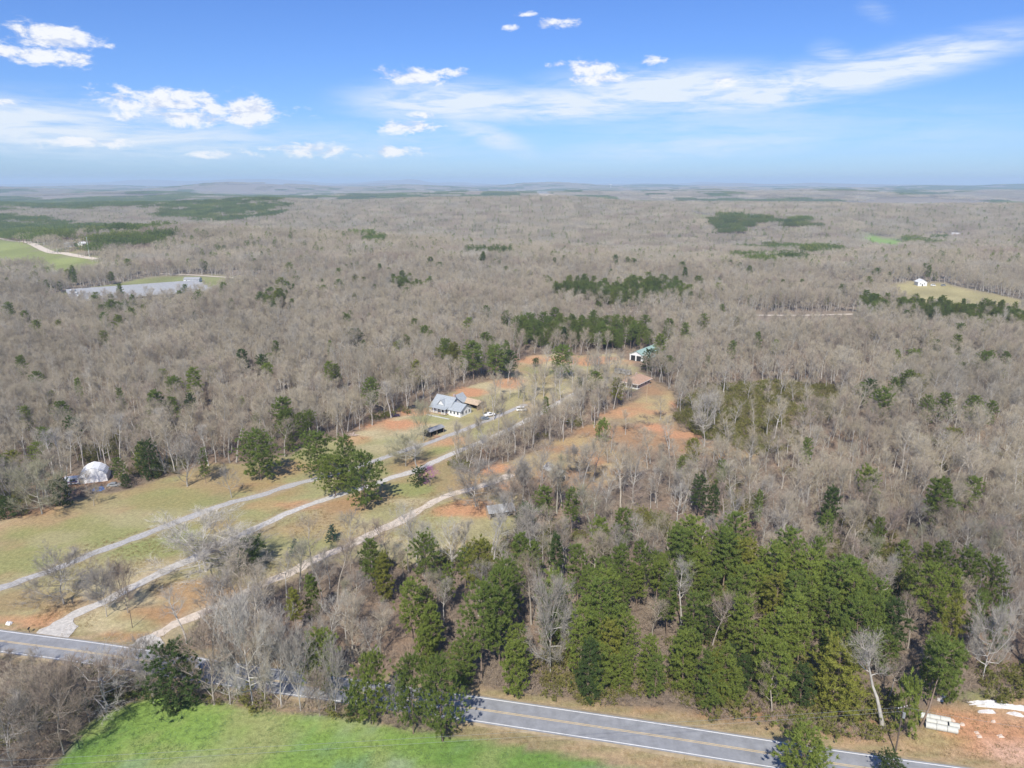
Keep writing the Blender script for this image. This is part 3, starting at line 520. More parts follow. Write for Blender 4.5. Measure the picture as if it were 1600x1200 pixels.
def shrub(seed, h=1.8, rad=1.3, n=26, leaf=False):
    r = np.random.default_rng(seed); C = Geo(); tp, td, tl = [], [], []
    for k in range(n):
        az = r.uniform(0, 6.28); d = unit(np.array((math.cos(az)*.7*rad/h*1.6, math.sin(az)*.7*rad/h*1.6, r.uniform(.55, 1.2)))); L = h*r.uniform(.6, 1.05); p = np.array((math.cos(az), math.sin(az), 0))*r.uniform(0, .3)*rad
        tp.append(p); td.append(d); tl.append((L, .035))
        for j in range(7):
            g = r.uniform(.25, 1); d2 = unit(branch_dir(d, r.uniform(.3, .9), r)+np.array((0, 0, .1))); tp.append(p+d*L*g*.95); td.append(d2); tl.append((h*r.uniform(.2, .42), .034))
    tl = np.array(tl); V, F = tri_fan(np.array(tp), np.array(td), tl[:, 0], tl[:, 1], r); C.add(V, F)
    if leaf:
        t = np.array(tp)+np.array(td)*tl[:, :1]*.7; pick = r.permutation(len(t))[:int(len(t)*.6)]; V, F = tuft(t[pick], np.array(td)[pick], r, 8, .34, .15); C2 = Geo(); C2.add(V, F); return C, C2
    return C, None
# variants
BARE = []
for k, a in enumerate([dict(h=17, spread=4.2), dict(h=15, spread=4.8, base=.3), dict(h=18, spread=3.2, base=.48, nlimb=12, up=1.1), dict(h=13, spread=4.6, base=.25, up=.6), dict(h=16, spread=3.6, base=.42, up=1.2), dict(h=19, spread=3.8, base=.5, nlimb=13), dict(h=11, spread=3.6, base=.22, nlimb=12), dict(h=15, spread=4.0, base=.3, up=1.4, crook=.08)]):
    BARE.append((bare_tree(100+k, **a), a['h']))
PINE = []
for k, a in enumerate([dict(h=17, rad=3.6), dict(h=18, rad=3.8, base=.36), dict(h=15, rad=3.4, base=.2, shape='col'), dict(h=19, rad=3.7, base=.42, nb=58), dict(h=16, rad=4.0, base=.28), dict(h=14, rad=3.2, base=.1, shape='col', nb=70), dict(h=18, rad=3.2, base=.36, shape='col'), dict(h=16, rad=3.7, base=.46, shape='flat', nb=52)]):
    PINE.append((pine_tree(200+k, **a), a['h']))
def meshes(gc, name, mt, mc): return gc[0].mesh(name+'_trunk', [mt]), gc[1].mesh(name+'_crown', [mc])
BARE_M = [meshes(g, 'bare_tree', M_bark_c, M_twig_c) for g, h in BARE]; PINE_M = [meshes(g, 'pine_tree', M_pbark, M_needle_c) for g, h in PINE]
def merged(gc, name, mt, mc):
    G, C = gc; V = np.concatenate(G.V+C.V); f3 = [f for f in G.F3]; f4 = [f for f in G.F4]; n = G.n; k3 = sum(map(len, f3)); k4 = sum(map(len, f4))
    F3 = np.concatenate(f3+[f+n for f in C.F3]) if (f3 or C.F3) else np.zeros((0, 3), int); F4 = np.concatenate(f4+[f+n for f in C.F4]) if (f4 or C.F4) else np.zeros((0, 4), int)
    mi = np.r_[np.zeros(k3), np.ones(len(F3)-k3), np.zeros(k4), np.ones(len(F4)-k4)].astype(int)
    fs, ms = [], []
    if len(F3): fs.append(F3); ms.append(mi[:len(F3)])
    if len(F4): fs.append(F4); ms.append(mi[len(F3):])
    return mesh_np(name, V, fs, [mt, mc], np.concatenate(ms))
BARE_MG = [merged(g, 'bare_tree_form', M_bark, M_twig) for g, h in BARE]; PINE_MG = [merged(g, 'pine_tree_form', M_pbark, M_needle) for g, h in PINE]

# ------------------------------------------------------------------ scattering of instances (one stuff object each)
def scatter(name, protos, P, idx, rot, scl, label, cat, mats_dummy=None):
    pc = bpy.data.collections.new(name+'_forms')
    for k, me in enumerate(protos): pc.objects.link(bpy.data.objects.new('%s_form_%02d' % (name, k), me))
    me = bpy.data.meshes.new(name); n = len(P); me.vertices.add(n); me.vertices.foreach_set('co', np.asarray(P, np.float32).ravel())
    for nm, ty, val, key in (('form', 'INT', idx, 'value'), ('turn', 'FLOAT_VECTOR', rot, 'vector'), ('size', 'FLOAT_VECTOR', scl, 'vector')):
        a = me.attributes.new(nm, ty, 'POINT'); a.data.foreach_set(key, np.asarray(val, np.int32 if ty == 'INT' else np.float32).ravel())
    o = mobj(name, me); tag(o, label, cat, None, 'stuff')
    ng = bpy.data.node_groups.new(name+'_scatter', 'GeometryNodeTree'); ng.interface.new_socket('Geometry', in_out='INPUT', socket_type='NodeSocketGeometry'); ng.interface.new_socket('Geometry', in_out='OUTPUT', socket_type='NodeSocketGeometry')
    N = ng.nodes; L = ng.links; gi = N.new('NodeGroupInput'); go = N.new('NodeGroupOutput'); ip = N.new('GeometryNodeInstanceOnPoints'); ci = N.new('GeometryNodeCollectionInfo')
    ci.inputs['Collection'].default_value = pc; ci.inputs['Separate Children'].default_value = True; ci.inputs['Reset Children'].default_value = True; ip.inputs['Pick Instance'].default_value = True
    L.new(gi.outputs[0], ip.inputs['Points']); L.new(ci.outputs[0], ip.inputs['Instance'])
    for nm, dt, sk in (('form', 'INT', 'Instance Index'), ('turn', 'FLOAT_VECTOR', 'Rotation'), ('size', 'FLOAT_VECTOR', 'Scale')):
        na = N.new('GeometryNodeInputNamedAttribute'); na.data_type = dt; na.inputs['Name'].default_value = nm; L.new(next(q for q in na.outputs if q.enabled), ip.inputs[sk])
    L.new(ip.outputs[0], go.inputs[0]); md = o.modifiers.new('scatter', 'NODES'); md.node_group = ng; return o

# ------------------------------------------------------------------ where trees stand
TANF = math.tan(R(42))
def jgrid(r0, r1, cell, jit=.85, seed=0):
    g = np.random.default_rng(seed); ymax = r1; xmax = r1*math.sin(R(44)); xs = np.arange(-xmax, xmax, cell); ys = np.arange(45, ymax, cell); X, Y = np.meshgrid(xs, ys); X = X.ravel()+g.uniform(-.5, .5, X.size)*cell*jit; Y = Y.ravel()+g.uniform(-.5, .5, Y.size)*cell*jit
    D = np.hypot(X, Y); k = (D >= r0) & (D < r1) & (np.abs(X) < Y*TANF+45) & (Y > 60); return X[k], Y[k]
def open_mask(X, Y):
    """True where no woodland tree may stand"""
    m = np.zeros(X.shape, bool)
    for P in [FIELD_L, STRIP, GREEN, VERGE]+FAR_CLEAR: m |= pip(P, X, Y)
    m |= near_line(ROAD, X, Y, 20) < 6.6
    for Dv in (DRIVE_A, DRIVE_B, DRIVE_C): m |= near_line(Dv, X, Y, 12) < 3.0
    return m
NEAR_R, MID_R, FAR_R = 900., 4000., 13000.
def pine_mask(X, Y):
    D = np.hypot(X, Y); k = np.clip(D/900, .12, 1.6); Xw = X+(vnoise(X, Y, 30, 51)-.5)*38*k; Yw = Y+(vnoise(X, Y, 30, 53)-.5)*60*k; m = np.zeros(X.shape, bool)
    for k_, P in enumerate(PINE_STANDS): m |= pip(P, Xw, Yw) & ((k_ not in (1, 2)) | (_tab[(X*7.3).astype(int) % 256, (Y*5.1).astype(int) % 256] < np.where(k_ == 1, .18, .20)))
    return m & ((D < 350) | (fbm(X, Y, 45, 57, 3) > .36))

# ------------------------------------------------------------------ buildings and other things
M_wwall = mat('white_siding', (.74, .75, .74), .7, .06, .7); M_groof = mat('grey_shingle', (.33, .36, .38), .85, .16, 1.2); M_glass = mat('window_glass', (.05, .06, .075), .15, .2, .5, spec=.6); M_trim = mat('white_trim', (.80, .80, .78), .6, .05)
M_tin = mat('galvanised_roof', (.33, .335, .335), .6, .16, .5, metal=.05); M_rust = mat('weathered_tin', (.34, .35, .355), .6, .3, .8, metal=.2); M_wood = mat('weathered_boards', (.30, .24, .185), .9, .25, 1.6); M_dark = mat('dark_paint_and_bay_shade', (.03, .03, .03), .9, .1); M_tan = mat('tan_boards', (.47, .36, .25), .85, .2, 1.3)  # M_dark: near-black doors and boxes, also the painted shade of the barn bays
M_green = mat('green_metal_roof', (.36, .50, .43), .5, .12, .5, metal=.2); M_brown = mat('brown_shingle', (.40, .265, .19), .85, .18, 1.0); M_pink = mat('pinkish_brick', (.47, .36, .31), .85, .15, 2); M_conc = mat('concrete', (.50, .50, .45), .85, .15, 1.6, bump=.2); M_pole = mat('pole_wood', (.13, .10, .08), .85, .25, 2.5)
M_metal = mat('grey_metal', (.42, .44, .45), .45, .1, 2, metal=.5); M_black = mat('black_rubber', (.02, .02, .02), .8, .1); M_tarp = mat('white_tarp', (.76, .76, .76), .6, .10, .8); M_blue = mat('blue_tarp', (.045, .15, .42), .5, .2, 1.5); M_red = mat('red_paint', (.33, .03, .03), .5, .25, 1.2)
CLEARS = []
def frame(p1, p2):
    a, b = gat(*p1), gat(*p2); rz = math.atan2(b.y-a.y, b.x-a.x); return a, rz, math.hypot(b.x-a.x, b.y-a.y)
def window(root, x, y, z, w, h, face='f', fm=None):
    """framed window standing proud of a wall: face f = front (-y), r = right (+x), l = left (-x)"""
    m = MB(); p = MB()
    if face == 'f': m.box((x, y-.03, z), (w+.24, .10, h+.24)); p.box((x, y-.085, z), (w, .04, h))
    else:
        s = 1 if face == 'r' else -1; m.box((x+.03*s, y, z), (.10, w+.24, h+.24)); p.box((x+.085*s, y, z), (.04, w, h))
    f = m.build('window', fm or M_trim, root); p.build('pane', M_glass, f); return f
def gable(root, L, Wd, eave, ridge, wm, rm, ax='x', x0=0, y0=0, ov=.5, wall='wall', roof='roof'):
    w = MB(); r = MB()
    if ax == 'x': w.prism([(y0, -.6), (y0+Wd, -.6), (y0+Wd, eave), (y0+Wd/2, ridge), (y0, eave)], x0, x0+L); r.roof(x0, x0+L, y0, y0+Wd, eave+.02, ridge+.02, .16, 'x', ov)
    else: w.prism([(x0, -.6), (x0+L, -.6), (x0+L, eave), (x0+L/2, ridge), (x0, eave)], y0, y0+Wd, 'y'); r.roof(x0, x0+L, y0, y0+Wd, eave+.02, ridge+.02, .16, 'y', ov)
    return w.build(wall, wm, root), r.build(roof, rm, root)
def white_house():
    o, rz, L = frame((675, 642), (720, 652)); t = empty('white_house', o, rz, 'white cottage with grey gabled roofs and a porch at the upper driveway end', 'house')
    gable(t, 10.6, 9.5, 3.3, 7.0, M_wwall, M_groof); gable(t, 6.7, 8.4, 2.9, 5.2, M_wwall, M_groof, x0=10.602, y0=-.6, wall='garage_wall', roof='garage_roof'); gable(t, 6.0, 6.0, 3.2, 6.3, M_wwall, M_groof, 'y', 3.5, 9.1, wall='wing_wall', roof='wing_roof')
    d = MB(); d.prism([(3.4, 3.9), (7.4, 3.9), (5.4, 6.1)], 0.35, 3.2, 'y'); d.build('porch_gable', M_wwall, t); q = MB(); q.roof(3.4, 7.4, .3, 3.9, 3.95, 6.2, .14, 'y', .4); q.build('gable_roof', M_groof, t)
    p = MB(); p.box((5.3, -1.25, .35), (9.4, 2.5, .25)); p.build('porch_deck', M_tan, t)
    r = MB(); r.prism([(-2.7, 2.75), (.1, 3.5), (.1, 3.62), (-2.7, 2.87)], .4, 10.2); r.build('porch_roof', M_groof, t)
    for x in (.8, 3.0, 5.2, 7.6, 9.8): m = MB(); m.box((x, -2.4, 1.6), (.18, .18, 2.3)); m.build('porch_post', M_trim, t)
    for a, b in ((.9, 2.9), (3.1, 5.1), (7.7, 9.7)):
        m = MB(); m.box(((a+b)/2, -2.4, 1.35), (b-a, .08, .08)); m.box(((a+b)/2, -2.4, .62), (b-a, .08, .08))
        for k in range(7): m.box((a+(k+.5)*(b-a)/7, -2.4, .98), (.05, .05, .66))
        m.build('railing', M_trim, t)
    for x in (1.8, 4.2, 8.6): window(t, x, 0, 1.9, 1.0, 1.5)
    m = MB(); m.box((6.4, -.05, 1.55), (1.05, .12, 2.15)); dd = m.build('front_door', M_dark, t)
    for x in (11.9, 13.9, 15.9): window(t, x, -.6, 1.75, .9, 1.3)
    for y in (1.2, 3.6, 6.0): window(t, 17.302, y, 1.7, .9, 1.3, 'r')
    window(t, 0, 4.6, 1.9, 1.1, 1.4, 'l'); window(t, 10.602, 4.75, 5.75, .8, .7, 'r')
    c = MB(); c.box((7.9, 7.3, 6.4), (.9, .9, 2.6)); c.build('chimney', M_pink, t)
    s = MB(); s.box((8.0, -5.4, .02), (13, 1.1, .10), R(2)); s.build('front_walk', M_conc, t); CLEARS.append((o.x+6, o.y+2, 15))
def open_shed(name, label, p1, p2, dep, eave, ridge, rm, wm, cat='shed', openf=True, ax='x', posts=3, contents=True):
    o, rz, L = frame(p1, p2); t = empty(name, o, rz, label, cat); r = MB(); r.roof(0, L, 0, dep, eave, ridge, .1, ax, .35); r.build('roof', rm, t)
    w = MB(); w.box((L/2, dep-.06, eave/2-.2), (L, .12, eave+.4)); w.box((.06, dep/2, eave/2-.2), (.12, dep-.26, eave+.4)); w.box((L-.06, dep/2, eave/2-.2), (.12, dep-.26, eave+.4))
    w.build('wall', wm, t)
    if ax == 'x':
        for x in (.02, L-.14): g = MB(); g.prism([(0.02, eave+.01), (dep-.02, eave+.01), (dep/2, ridge-.04)], x, x+.12); g.build('gable_end', wm, t)
    for k in range(posts):
        m = MB(); x = .25+(L-.5)*k/(posts-1); m.box((x, .1, eave/2-.2), (.18, .18, eave+.36)); m.build('post', M_wood, t)
    if contents:
        g = random.Random(len(label))
        for k in range(5): m = MB(); m.box((g.uniform(.8, L-.8), g.uniform(.9, dep-.8), g.uniform(.3, .7)), (g.uniform(.5, 1.5), g.uniform(.4, 1.1), g.uniform(.5, 1.2)), g.uniform(0, 3)); m.build('stored_box', M_dark, t)
    CLEARS.append((o.x+L/2*math.cos(rz), o.y+L/2*math.sin(rz)+dep/3, L*.55+dep*.35)); return t
def barn():
    o, rz, L = frame((984, 562), (1002, 570)); L = 8.5; rz = R(-38); t = empty('green_roofed_barn', o, rz, 'open-fronted barn with a long pale green metal roof behind the brown-roofed house', 'barn')
    gable(t, L, 22, 3.9, 6.0, M_wwall, M_green, 'y', ov=.6)
    for x in (2.2, 6.0): m = MB(); m.box((x, -.05, 1.55), (2.9, .14, 3.1)); m.build('bay_shade_panel', M_dark, t)  # dark panels on the solid wall paint the shade inside the bays
    for x in (.25, 4.1, 8.25): m = MB(); m.box((x, -.35, 1.9), (.25, .25, 3.9)); m.build('post', M_trim, t)
    l = MB(); l.prism([(L+.6, 3.45), (L+4.6, 2.6), (L+4.6, 2.7), (L+.6, 3.56)], 1, 21, 'y'); l.build('lean_to_roof', M_green, t)
    for y in (1.4, 8, 14.5, 20.6): m = MB(); m.box((L+4.3, y, 1.0), (.2, .2, 3.2)); m.build('lean_to_post', M_wood, t)
    CLEARS.append((o.x+10, o.y+8, 13)); CLEARS.append((o.x+4, o.y-12, 12))
def brown_house():
    o, rz, L = frame((974, 602), (999, 607)); t = empty('brown_roofed_house', o, rz, 'brown-roofed house with white porch posts at the top of the orange clearing', 'house')
    L = 9.5; w = MB(); w.box((L/2, 6, 1.3), (L, 11, 3.8)); w.build('wall', M_pink, t); r = MB(); e = .9; z0, z1 = 3.15, 5.6
    a = [(-e, -2.6, z0-.35), (L+e, -2.6, z0-.35), (L+e, 11.5+e, z0), (-e, 11.5+e, z0), (L/2, 2.4, z1), (L/2, 8.5, z1)]; b = [(x, y, z-.16) for x, y, z in a]
    r.add(a+b, [(0, 1, 4), (1, 2, 5, 4), (2, 3, 5), (3, 0, 4, 5), (6, 10, 7), (7, 10, 11, 8), (8, 11, 9), (9, 11, 10, 6), (0, 6, 7, 1), (1, 7, 8, 2), (2, 8, 9, 3), (3, 9, 6, 0)]); r.build('roof', M_brown, t)
    f = MB(); f.box((L/2, -2.62, z0-.5), (L+2*e, .06, .26)); f.box((L+e+.03, 4.9, z0-.34), (.06, 14.8, .24), rx=.0236); f.build('fascia', M_trim, t)
    for x in (0.0, 3.1, 6.4, L): m = MB(); m.box((x, -2.2, 1.15), (.22, .22, 3.0)); m.build('porch_post', M_trim, t)
    p = MB(); p.box((L/2, -1.1, .05), (L+.6, 2.9, .3)); p.build('porch_deck', M_conc, t)
    for x in (1.7, 7.8): window(t, x, .5, 1.6, 1.3, 1.3)
    m = MB(); m.box((4.7, .45, 1.15), (1.1, .12, 2.1)); m.build('front_door', M_dark, t)
    for y in (2.5, 6.5, 9.5): window(t, L, y, 1.7, 1.1, 1.2, 'r')
    c = MB(); c.box((L*.35, 7.4, 5.3), (.8, .8, 1.6)); c.build('chimney', M_pink, t); CLEARS.append((o.x+6, o.y+3, 11)); CLEARS.append((o.x+5, o.y-12, 11))
def small_house(name, label, cat, p1, p2, dep, eave, ridge, wm, rm, nwin=3, end='r', ax='x'):
    o, rz, L = frame(p1, p2); t = empty(name, o, rz, label, cat); gable(t, L, dep, eave, ridge, wm, rm, ax, ov=.4)
    for k in range(nwin): window(t, L*(k+.7)/(nwin+.4), 0, eave*.58, 1.1, 1.1)
    m = MB(); m.box((L*.5, -.05, 1.0), (1.0, .1, 2.0)); m.build('door', M_dark, t)
    window(t, L if end == 'r' else 0, dep/2, eave*.6, 1.1, 1.0, end); CLEARS.append((o.x+L/2*math.cos(rz), o.y+L/2*math.sin(rz)+dep/3, max(L*.6, 8))); return t
def chicken_house(p1, p2, shift, label):
    o, rz, L = frame(p1, p2); n = Vector((math.sin(rz), -math.cos(rz), 0)); o = o+n*shift; o.z = float(gz(o.x, o.y)[0])+.4
    t = empty('poultry_house', o, rz, label, 'poultry house', 'long poultry houses in the left clearing'); CLEARS.extend([(o.x+math.cos(rz)*q+n.x*-6, o.y+math.sin(rz)*q+n.y*-6, 13) for q in range(-2, int(L)+3, 6)]); gable(t, L, 12.5, 3.0, 5.3, M_rust, M_tin, ov=.5)
    m = MB(); m.box((-.05, 6.2, 1.5), (.12, 3.2, 2.8)); m.build('end_door', M_dark, t)
    for k in range(5): m = MB(); m.box((L*(k+.5)/5, -.04, 1.7), (L/5-3, .1, 1.1)); m.build('side_curtain', M_dark, t)
    for x in (3, 6.2): m = MB(); m.tube([(x, -3.2, -.6), (x, -3.2, 1.2), (x, -3.2, 5.4), (x, -3.2, 6.4)], [.35, 1.1, 1.1, .3], 10); m.build('feed_bin', M_metal, t)
def hoop_building():
    o, rz, L = frame((122, 757), (154, 753)); t = empty('hoop_building', o, rz, 'white fabric-covered hoop building among junk at the edge of the woods', 'hoop building'); w = 9.5; prof = []
    for x, z in ((0, -.4), (.25, 2.5), (1.1, 3.7), (2.6, 4.8), (4.75, 5.5), (6.9, 4.8), (8.4, 3.7), (9.25, 2.5), (9.5, -.4)): prof.append((x, z))
    m = MB(); m.prism(prof, 0, 7.0, 'y'); m.build('fabric_cover', mat('white_fabric', (.86, .87, .88), .5, .05, .6), t)
    for y in (1.4, 2.8, 4.2, 5.6): h = MB(); h.tube([(x, y, z+.03) for x, z in prof], .05, 5, False); h.build('hoop', M_metal, t)
    h = MB(); h.tube([(x, -.02, z+.02) for x, z in prof], .07, 5, False); h.build('front_hoop', M_metal, t); d = MB(); d.box((1.3, -.05, 1.1), (1.5, .08, 2.4)); d.build('door_flap', M_metal, t); CLEARS.append((o.x+4, o.y+4, 9))
def wheel(root, x, y, r, wd=.26, ax='y'):
    m = MB(); m.tube([(x, y-wd/2, r), (x, y+wd/2, r)] if ax == 'y' else [(x-wd/2, y, r), (x+wd/2, y, r)], r, 14); wh = m.build('wheel', M_black, root); k = MB(); k.tube([(x, y-wd/2-.02, r), (x, y+wd/2+.02, r)] if ax == 'y' else [(x-wd/2-.02, y, r), (x+wd/2+.02, y, r)], r*.55, 10); k.build('rim', M_metal, wh)
def car(px, py, rz, paint, label, kind='car', group=None):
    p = gat(px, py); t = empty('parked_'+kind, p+Vector((0, 0, .05)), rz, label, kind, group); m = MB()
    if kind == 'car': prof = [(-2.2, .35), (2.2, .35), (2.25, .62), (2.1, .82), (1.2, .95), (-1.5, .98), (-2.2, .92), (-2.28, .6)]; cab = [(-1.75, .96), (1.05, .94), (.35, 1.42), (-1.15, 1.45)]
    elif kind == 'van': prof = [(-2.5, .35), (2.4, .35), (2.5, .7), (2.2, 1.05), (1.6, 1.15), (-2.5, 1.15)]; cab = [(-2.48, 1.14), (1.7, 1.14), (1.1, 1.95), (-2.4, 2.0)]
    else: prof = [(-2.7, .45), (2.6, .45), (2.7, .75), (2.55, 1.02), (1.2, 1.1), (-2.7, 1.08)]; cab = [(-.9, 1.08), (1.25, 1.09), (.55, 1.75), (-.8, 1.78)]
    m.prism(prof, -.88, .88, 'y'); m.build('body', paint, t, .05); c = MB(); c.prism(cab, -.78, .78, 'y'); cb = c.build('cabin', paint, t, .05)
    g = MB(); xs = [q[0] for q in cab]; zt = max(q[1] for q in cab); zb = cab[0][1]
    for s in (-1, 1): g.add([(cab[0][0]+.3, s*.80, zb+.05), (cab[1][0]-.22, s*.80, zb+.05), (cab[2][0]-.05, s*.80, zt-.1), (cab[3][0]+.1, s*.80, zt-.1)], [(0, 1, 2, 3)])
    a, b = cab[1], cab[2]; n = Vector((b[1]-a[1], 0, -(b[0]-a[0]))).normalized()*.03; g.add([(a[0]+n.x-.04, -.68, a[1]+n.z+.04), (a[0]+n.x-.04, .68, a[1]+n.z+.04), (b[0]+n.x+.05, .62, b[1]+n.z-.06), (b[0]+n.x+.05, -.62, b[1]+n.z-.06)], [(0, 1, 2, 3)]); g.build('windows', M_glass, t)
    for x in (-1.4, 1.4):
        for y in (-.78, .78): wheel(t, x, y, .34)
    for y in (-.6, .6): h = MB(); h.box((prof[2][0]-.02, y, .70), (.08, .32, .16)); h.build('headlight', M_trim, t)
    return t
def utility_pole(px, py, top, label, arm=True, can=False, lamp=False, rad=.15, h=None, col=None):
    p = gat(px, py)
    if h is None: d = px_dir(px, top); h = HC+d.z/d.y*p.y-p.z
    t = empty('utility_pole', p, .3, label, 'utility pole'); m = MB(); m.tube([(0, 0, -.3), (0, 0, h*.5), (0, 0, h)], [rad, rad*.85, rad*.7], 8); m.build('pole', col or M_pole, t)
    if arm: a = MB(); a.box((0, .14, h-.5), (2.2, .12, .14)); x = a.build('crossarm', col or M_pole, t); [MB().tube([(q, .14, h-.43), (q, .14, h-.22)], .05, 6).build('insulator', M_trim, x) for q in (-1, -.4, .4, 1)]
    if can: c = MB(); c.tube([(0, -.38, h-2.3), (0, -.38, h-1.25)], .27, 10); c.build('transformer', M_metal, t)
    if lamp: l = MB(); l.tube([(0, 0, h-.7), (.5, -.4, h-.45), (1.1, -.9, h-.5)], .04, 6); l.box((1.2, -1.0, h-.52), (.5, .3, .16), -.7); l.build('lamp', M_metal, t)
    return p, h
def wire(label, A, B, sag=1.0):
    P = [A.lerp(B, k/24)-Vector((0, 0, 4*sag*(k/24)*(1-k/24))) for k in range(25)]; m = MB(); m.tube(P, .017, 4); o = m.build('power_line', M_metal); tag(o, label, 'power line', 'power lines along the road')
def pipes():
    o, rz, L = frame((1446, 1140), (1497, 1150)); seg = L/3; rad = .62; rows = [('front', 0, 0), ('middle', 1.34, .35), ('back', 2.7, -.6)]; ends = ['left', 'middle', 'right']; first = None
    M0 = MB(); n = 20; V = []; F = []
    for ring, (x, r) in enumerate([(0, rad), (seg-.06, rad), (seg-.06, rad-.11), (0, rad-.11)]):
        for k in range(n): a = 2*math.pi*k/n; V.append((x, r*math.cos(a), r*math.sin(a)))
    for q in range(4):
        for k in range(n): F.append((q*n+k, q*n+(k+1) % n, ((q+1) % 4)*n+(k+1) % n, ((q+1) % 4)*n+k))
    M0.add(V, F); ux = Vector((math.cos(rz), math.sin(rz), 0)); uy = Vector((-math.sin(rz), math.cos(rz), 0))
    for rn, dy, dx in rows:
        for k in range(3):
            p = o+ux*(seg*k+dx+(.25 if k == 2 and rn == 'middle' else 0))+uy*(dy+.6)
            if first is None: first = M0.build('concrete_pipe', M_conc); q = first
            else: q = first.copy(); COL.objects.link(q)
            q.location = (p.x, p.y, float(gz(p.x, p.y)[0])+rad-.05); q.rotation_euler = (0, 0, rz+(k-1)*.012)
            pos = dict(left='at the left end of', middle='in the middle of', right='at the right end of')[ends[k]]
            tag(q, 'pale concrete culvert pipe %s the %s row beside the dirt lot' % (pos, rn), 'pipe', 'concrete pipes laid in three rows by the dirt lot')
def crumpled(name, px, py, rx, ry, m, label, cat, h=.5, seed=0, group=None, rz=0.0):
    g = np.random.default_rng(seed); n = 13; V = []; F = []; p = gat(px, py); rz += g.uniform(-.2, .2)
    for j in range(n):
        for i in range(n):
            u, v = i/(n-1)*2-1, j/(n-1)*2-1; e = max(0, 1-max(abs(u), abs(v))**3); k = 1+.25*math.sin(3*u+seed)*math.cos(4*v); x, y = u*rx*k, v*ry*k; xx, yy = x*math.cos(rz)-y*math.sin(rz), x*math.sin(rz)+y*math.cos(rz)
            V.append((xx, yy, float(gz(p.x+xx, p.y+yy)[0])-p.z+.04+e*h*(.25+.75*g.random())))
    nb = len(V); V += [(x, y, z-.12) for x, y, z in V]
    for j in range(n-1):
        for i in range(n-1): a = j*n+i; F.append((a, a+1, a+n+1, a+n)); F.append((nb+a, nb+a+n, nb+a+n+1, nb+a+1))
    ring = [i for i in range(n)]+[j*n+n-1 for j in range(1, n)]+[(n-1)*n+i for i in range(n-2, -1, -1)]+[j*n for j in range(n-2, 0, -1)]
    for k in range(len(ring)): a, b = ring[k], ring[(k+1) % len(ring)]; F.append((b, a, nb+a, nb+b))
    me = bpy.data.meshes.new(name); me.from_pydata(V, [], F); me.materials.append(m); o = mobj(name, me, None, p); tag(o, label, cat, group); return o
def plank_pile(px, py, label, n=14, L=2.6, m=None, seed=3, cat='plank pile'):
    t = empty('plank_pile', gat(px, py), .4, label, cat); g = random.Random(seed)
    b = MB(); b.box((0, 0, 0), (1, 1, 1)); first = b.build('plank', m or M_tan, t)
    for k in range(n):
        o = first if k == 0 else first.copy()
        if k: COL.objects.link(o); o.parent = t
        o.scale = (g.uniform(.6, 1.2)*L, .24, .07); o.location = (g.gauss(0, .9), g.gauss(0, .7), .12+.09*(k//2)); o.rotation_euler = (g.uniform(-.12, .12), g.uniform(-.2, .2), g.uniform(0, 3.1))
def red_machine():
    p = gat(97, 751); t = empty('red_tractor', p, .25, 'faded red tractor parked beside the white hoop building', 'tractor'); b = MB(); b.box((.9, 0, 1.15), (1.9, .75, .7)); b.build('hood', M_red, t, .06); b = MB(); b.box((-.7, 0, 1.0), (1.5, 1.0, .5)); b.build('chassis', M_red, t, .04)
    for s in (-1, 1): f = MB(); f.prism([(-1.7, 1.45), (-1.4, 1.75), (-.5, 1.75), (-.1, 1.35), (-.2, 1.3), (-.55, 1.65), (-1.35, 1.65), (-1.6, 1.4)], s*.9-.2, s*.9+.2, 'y'); f.build('fender', M_red, t); wheel(t, -.9, s*.9, .78, .4); wheel(t, 1.5, s*.7, .42, .25)
    s = MB(); s.box((-.95, 0, 1.45), (.5, .55, .12)); s.box((-1.18, 0, 1.7), (.1, .55, .45)); s.build('seat', M_black, t); w = MB(); w.tube([(.05, 0, 1.4), (-.35, 0, 1.85)], .03, 6); w.tube([(-.35+.0, .2*math.cos(a), 1.85+.2*math.sin(a)) for a in np.linspace(0, 6.28, 12)], .025, 5); w.build('steering_wheel', M_black, t); e = MB(); e.tube([(1.1, .2, 1.4), (1.1, .2, 2.1)], .05, 6); e.build('exhaust', M_metal, t)
def camper(px, py, rz, label, L=6.0, body=None, stripe=True, group=None):
    p = gat(px, py); t = empty('camper_trailer', p+Vector((0, 0, .05)), rz, label, 'camper', group); b = MB(); b.prism([(-L/2, .5), (L/2-.3, .5), (L/2, 1.2), (L/2-.35, 2.75), (-L/2+.2, 2.8), (-L/2, 2.4)], -1.15, 1.15, 'y'); b.build('body', body or M_wwall, t, .06)
    if stripe:
        for z, m in ((1.15, M_red), (1.45, M_blue)):
            s = MB(); s.box((-.1, -1.17, z), (L-.8, .03, .22)); s.build('stripe', m, t)
    for x in (-L*.3, L*.2): window(t, x, -1.15, 1.95, .8, .55, 'f', M_metal)
    d = MB(); d.box((0, -1.17, 1.35), (.65, .05, 1.7)); d.build('door', M_metal, t)
    for y in (-1.0, 1.0): wheel(t, -.2, y, .36)
    h = MB(); h.tube([(L/2-.3, .5, .55), (L/2+1.2, 0, .5), (L/2-.3, -.5, .55)], .05, 6); h.build('hitch', M_black, t)
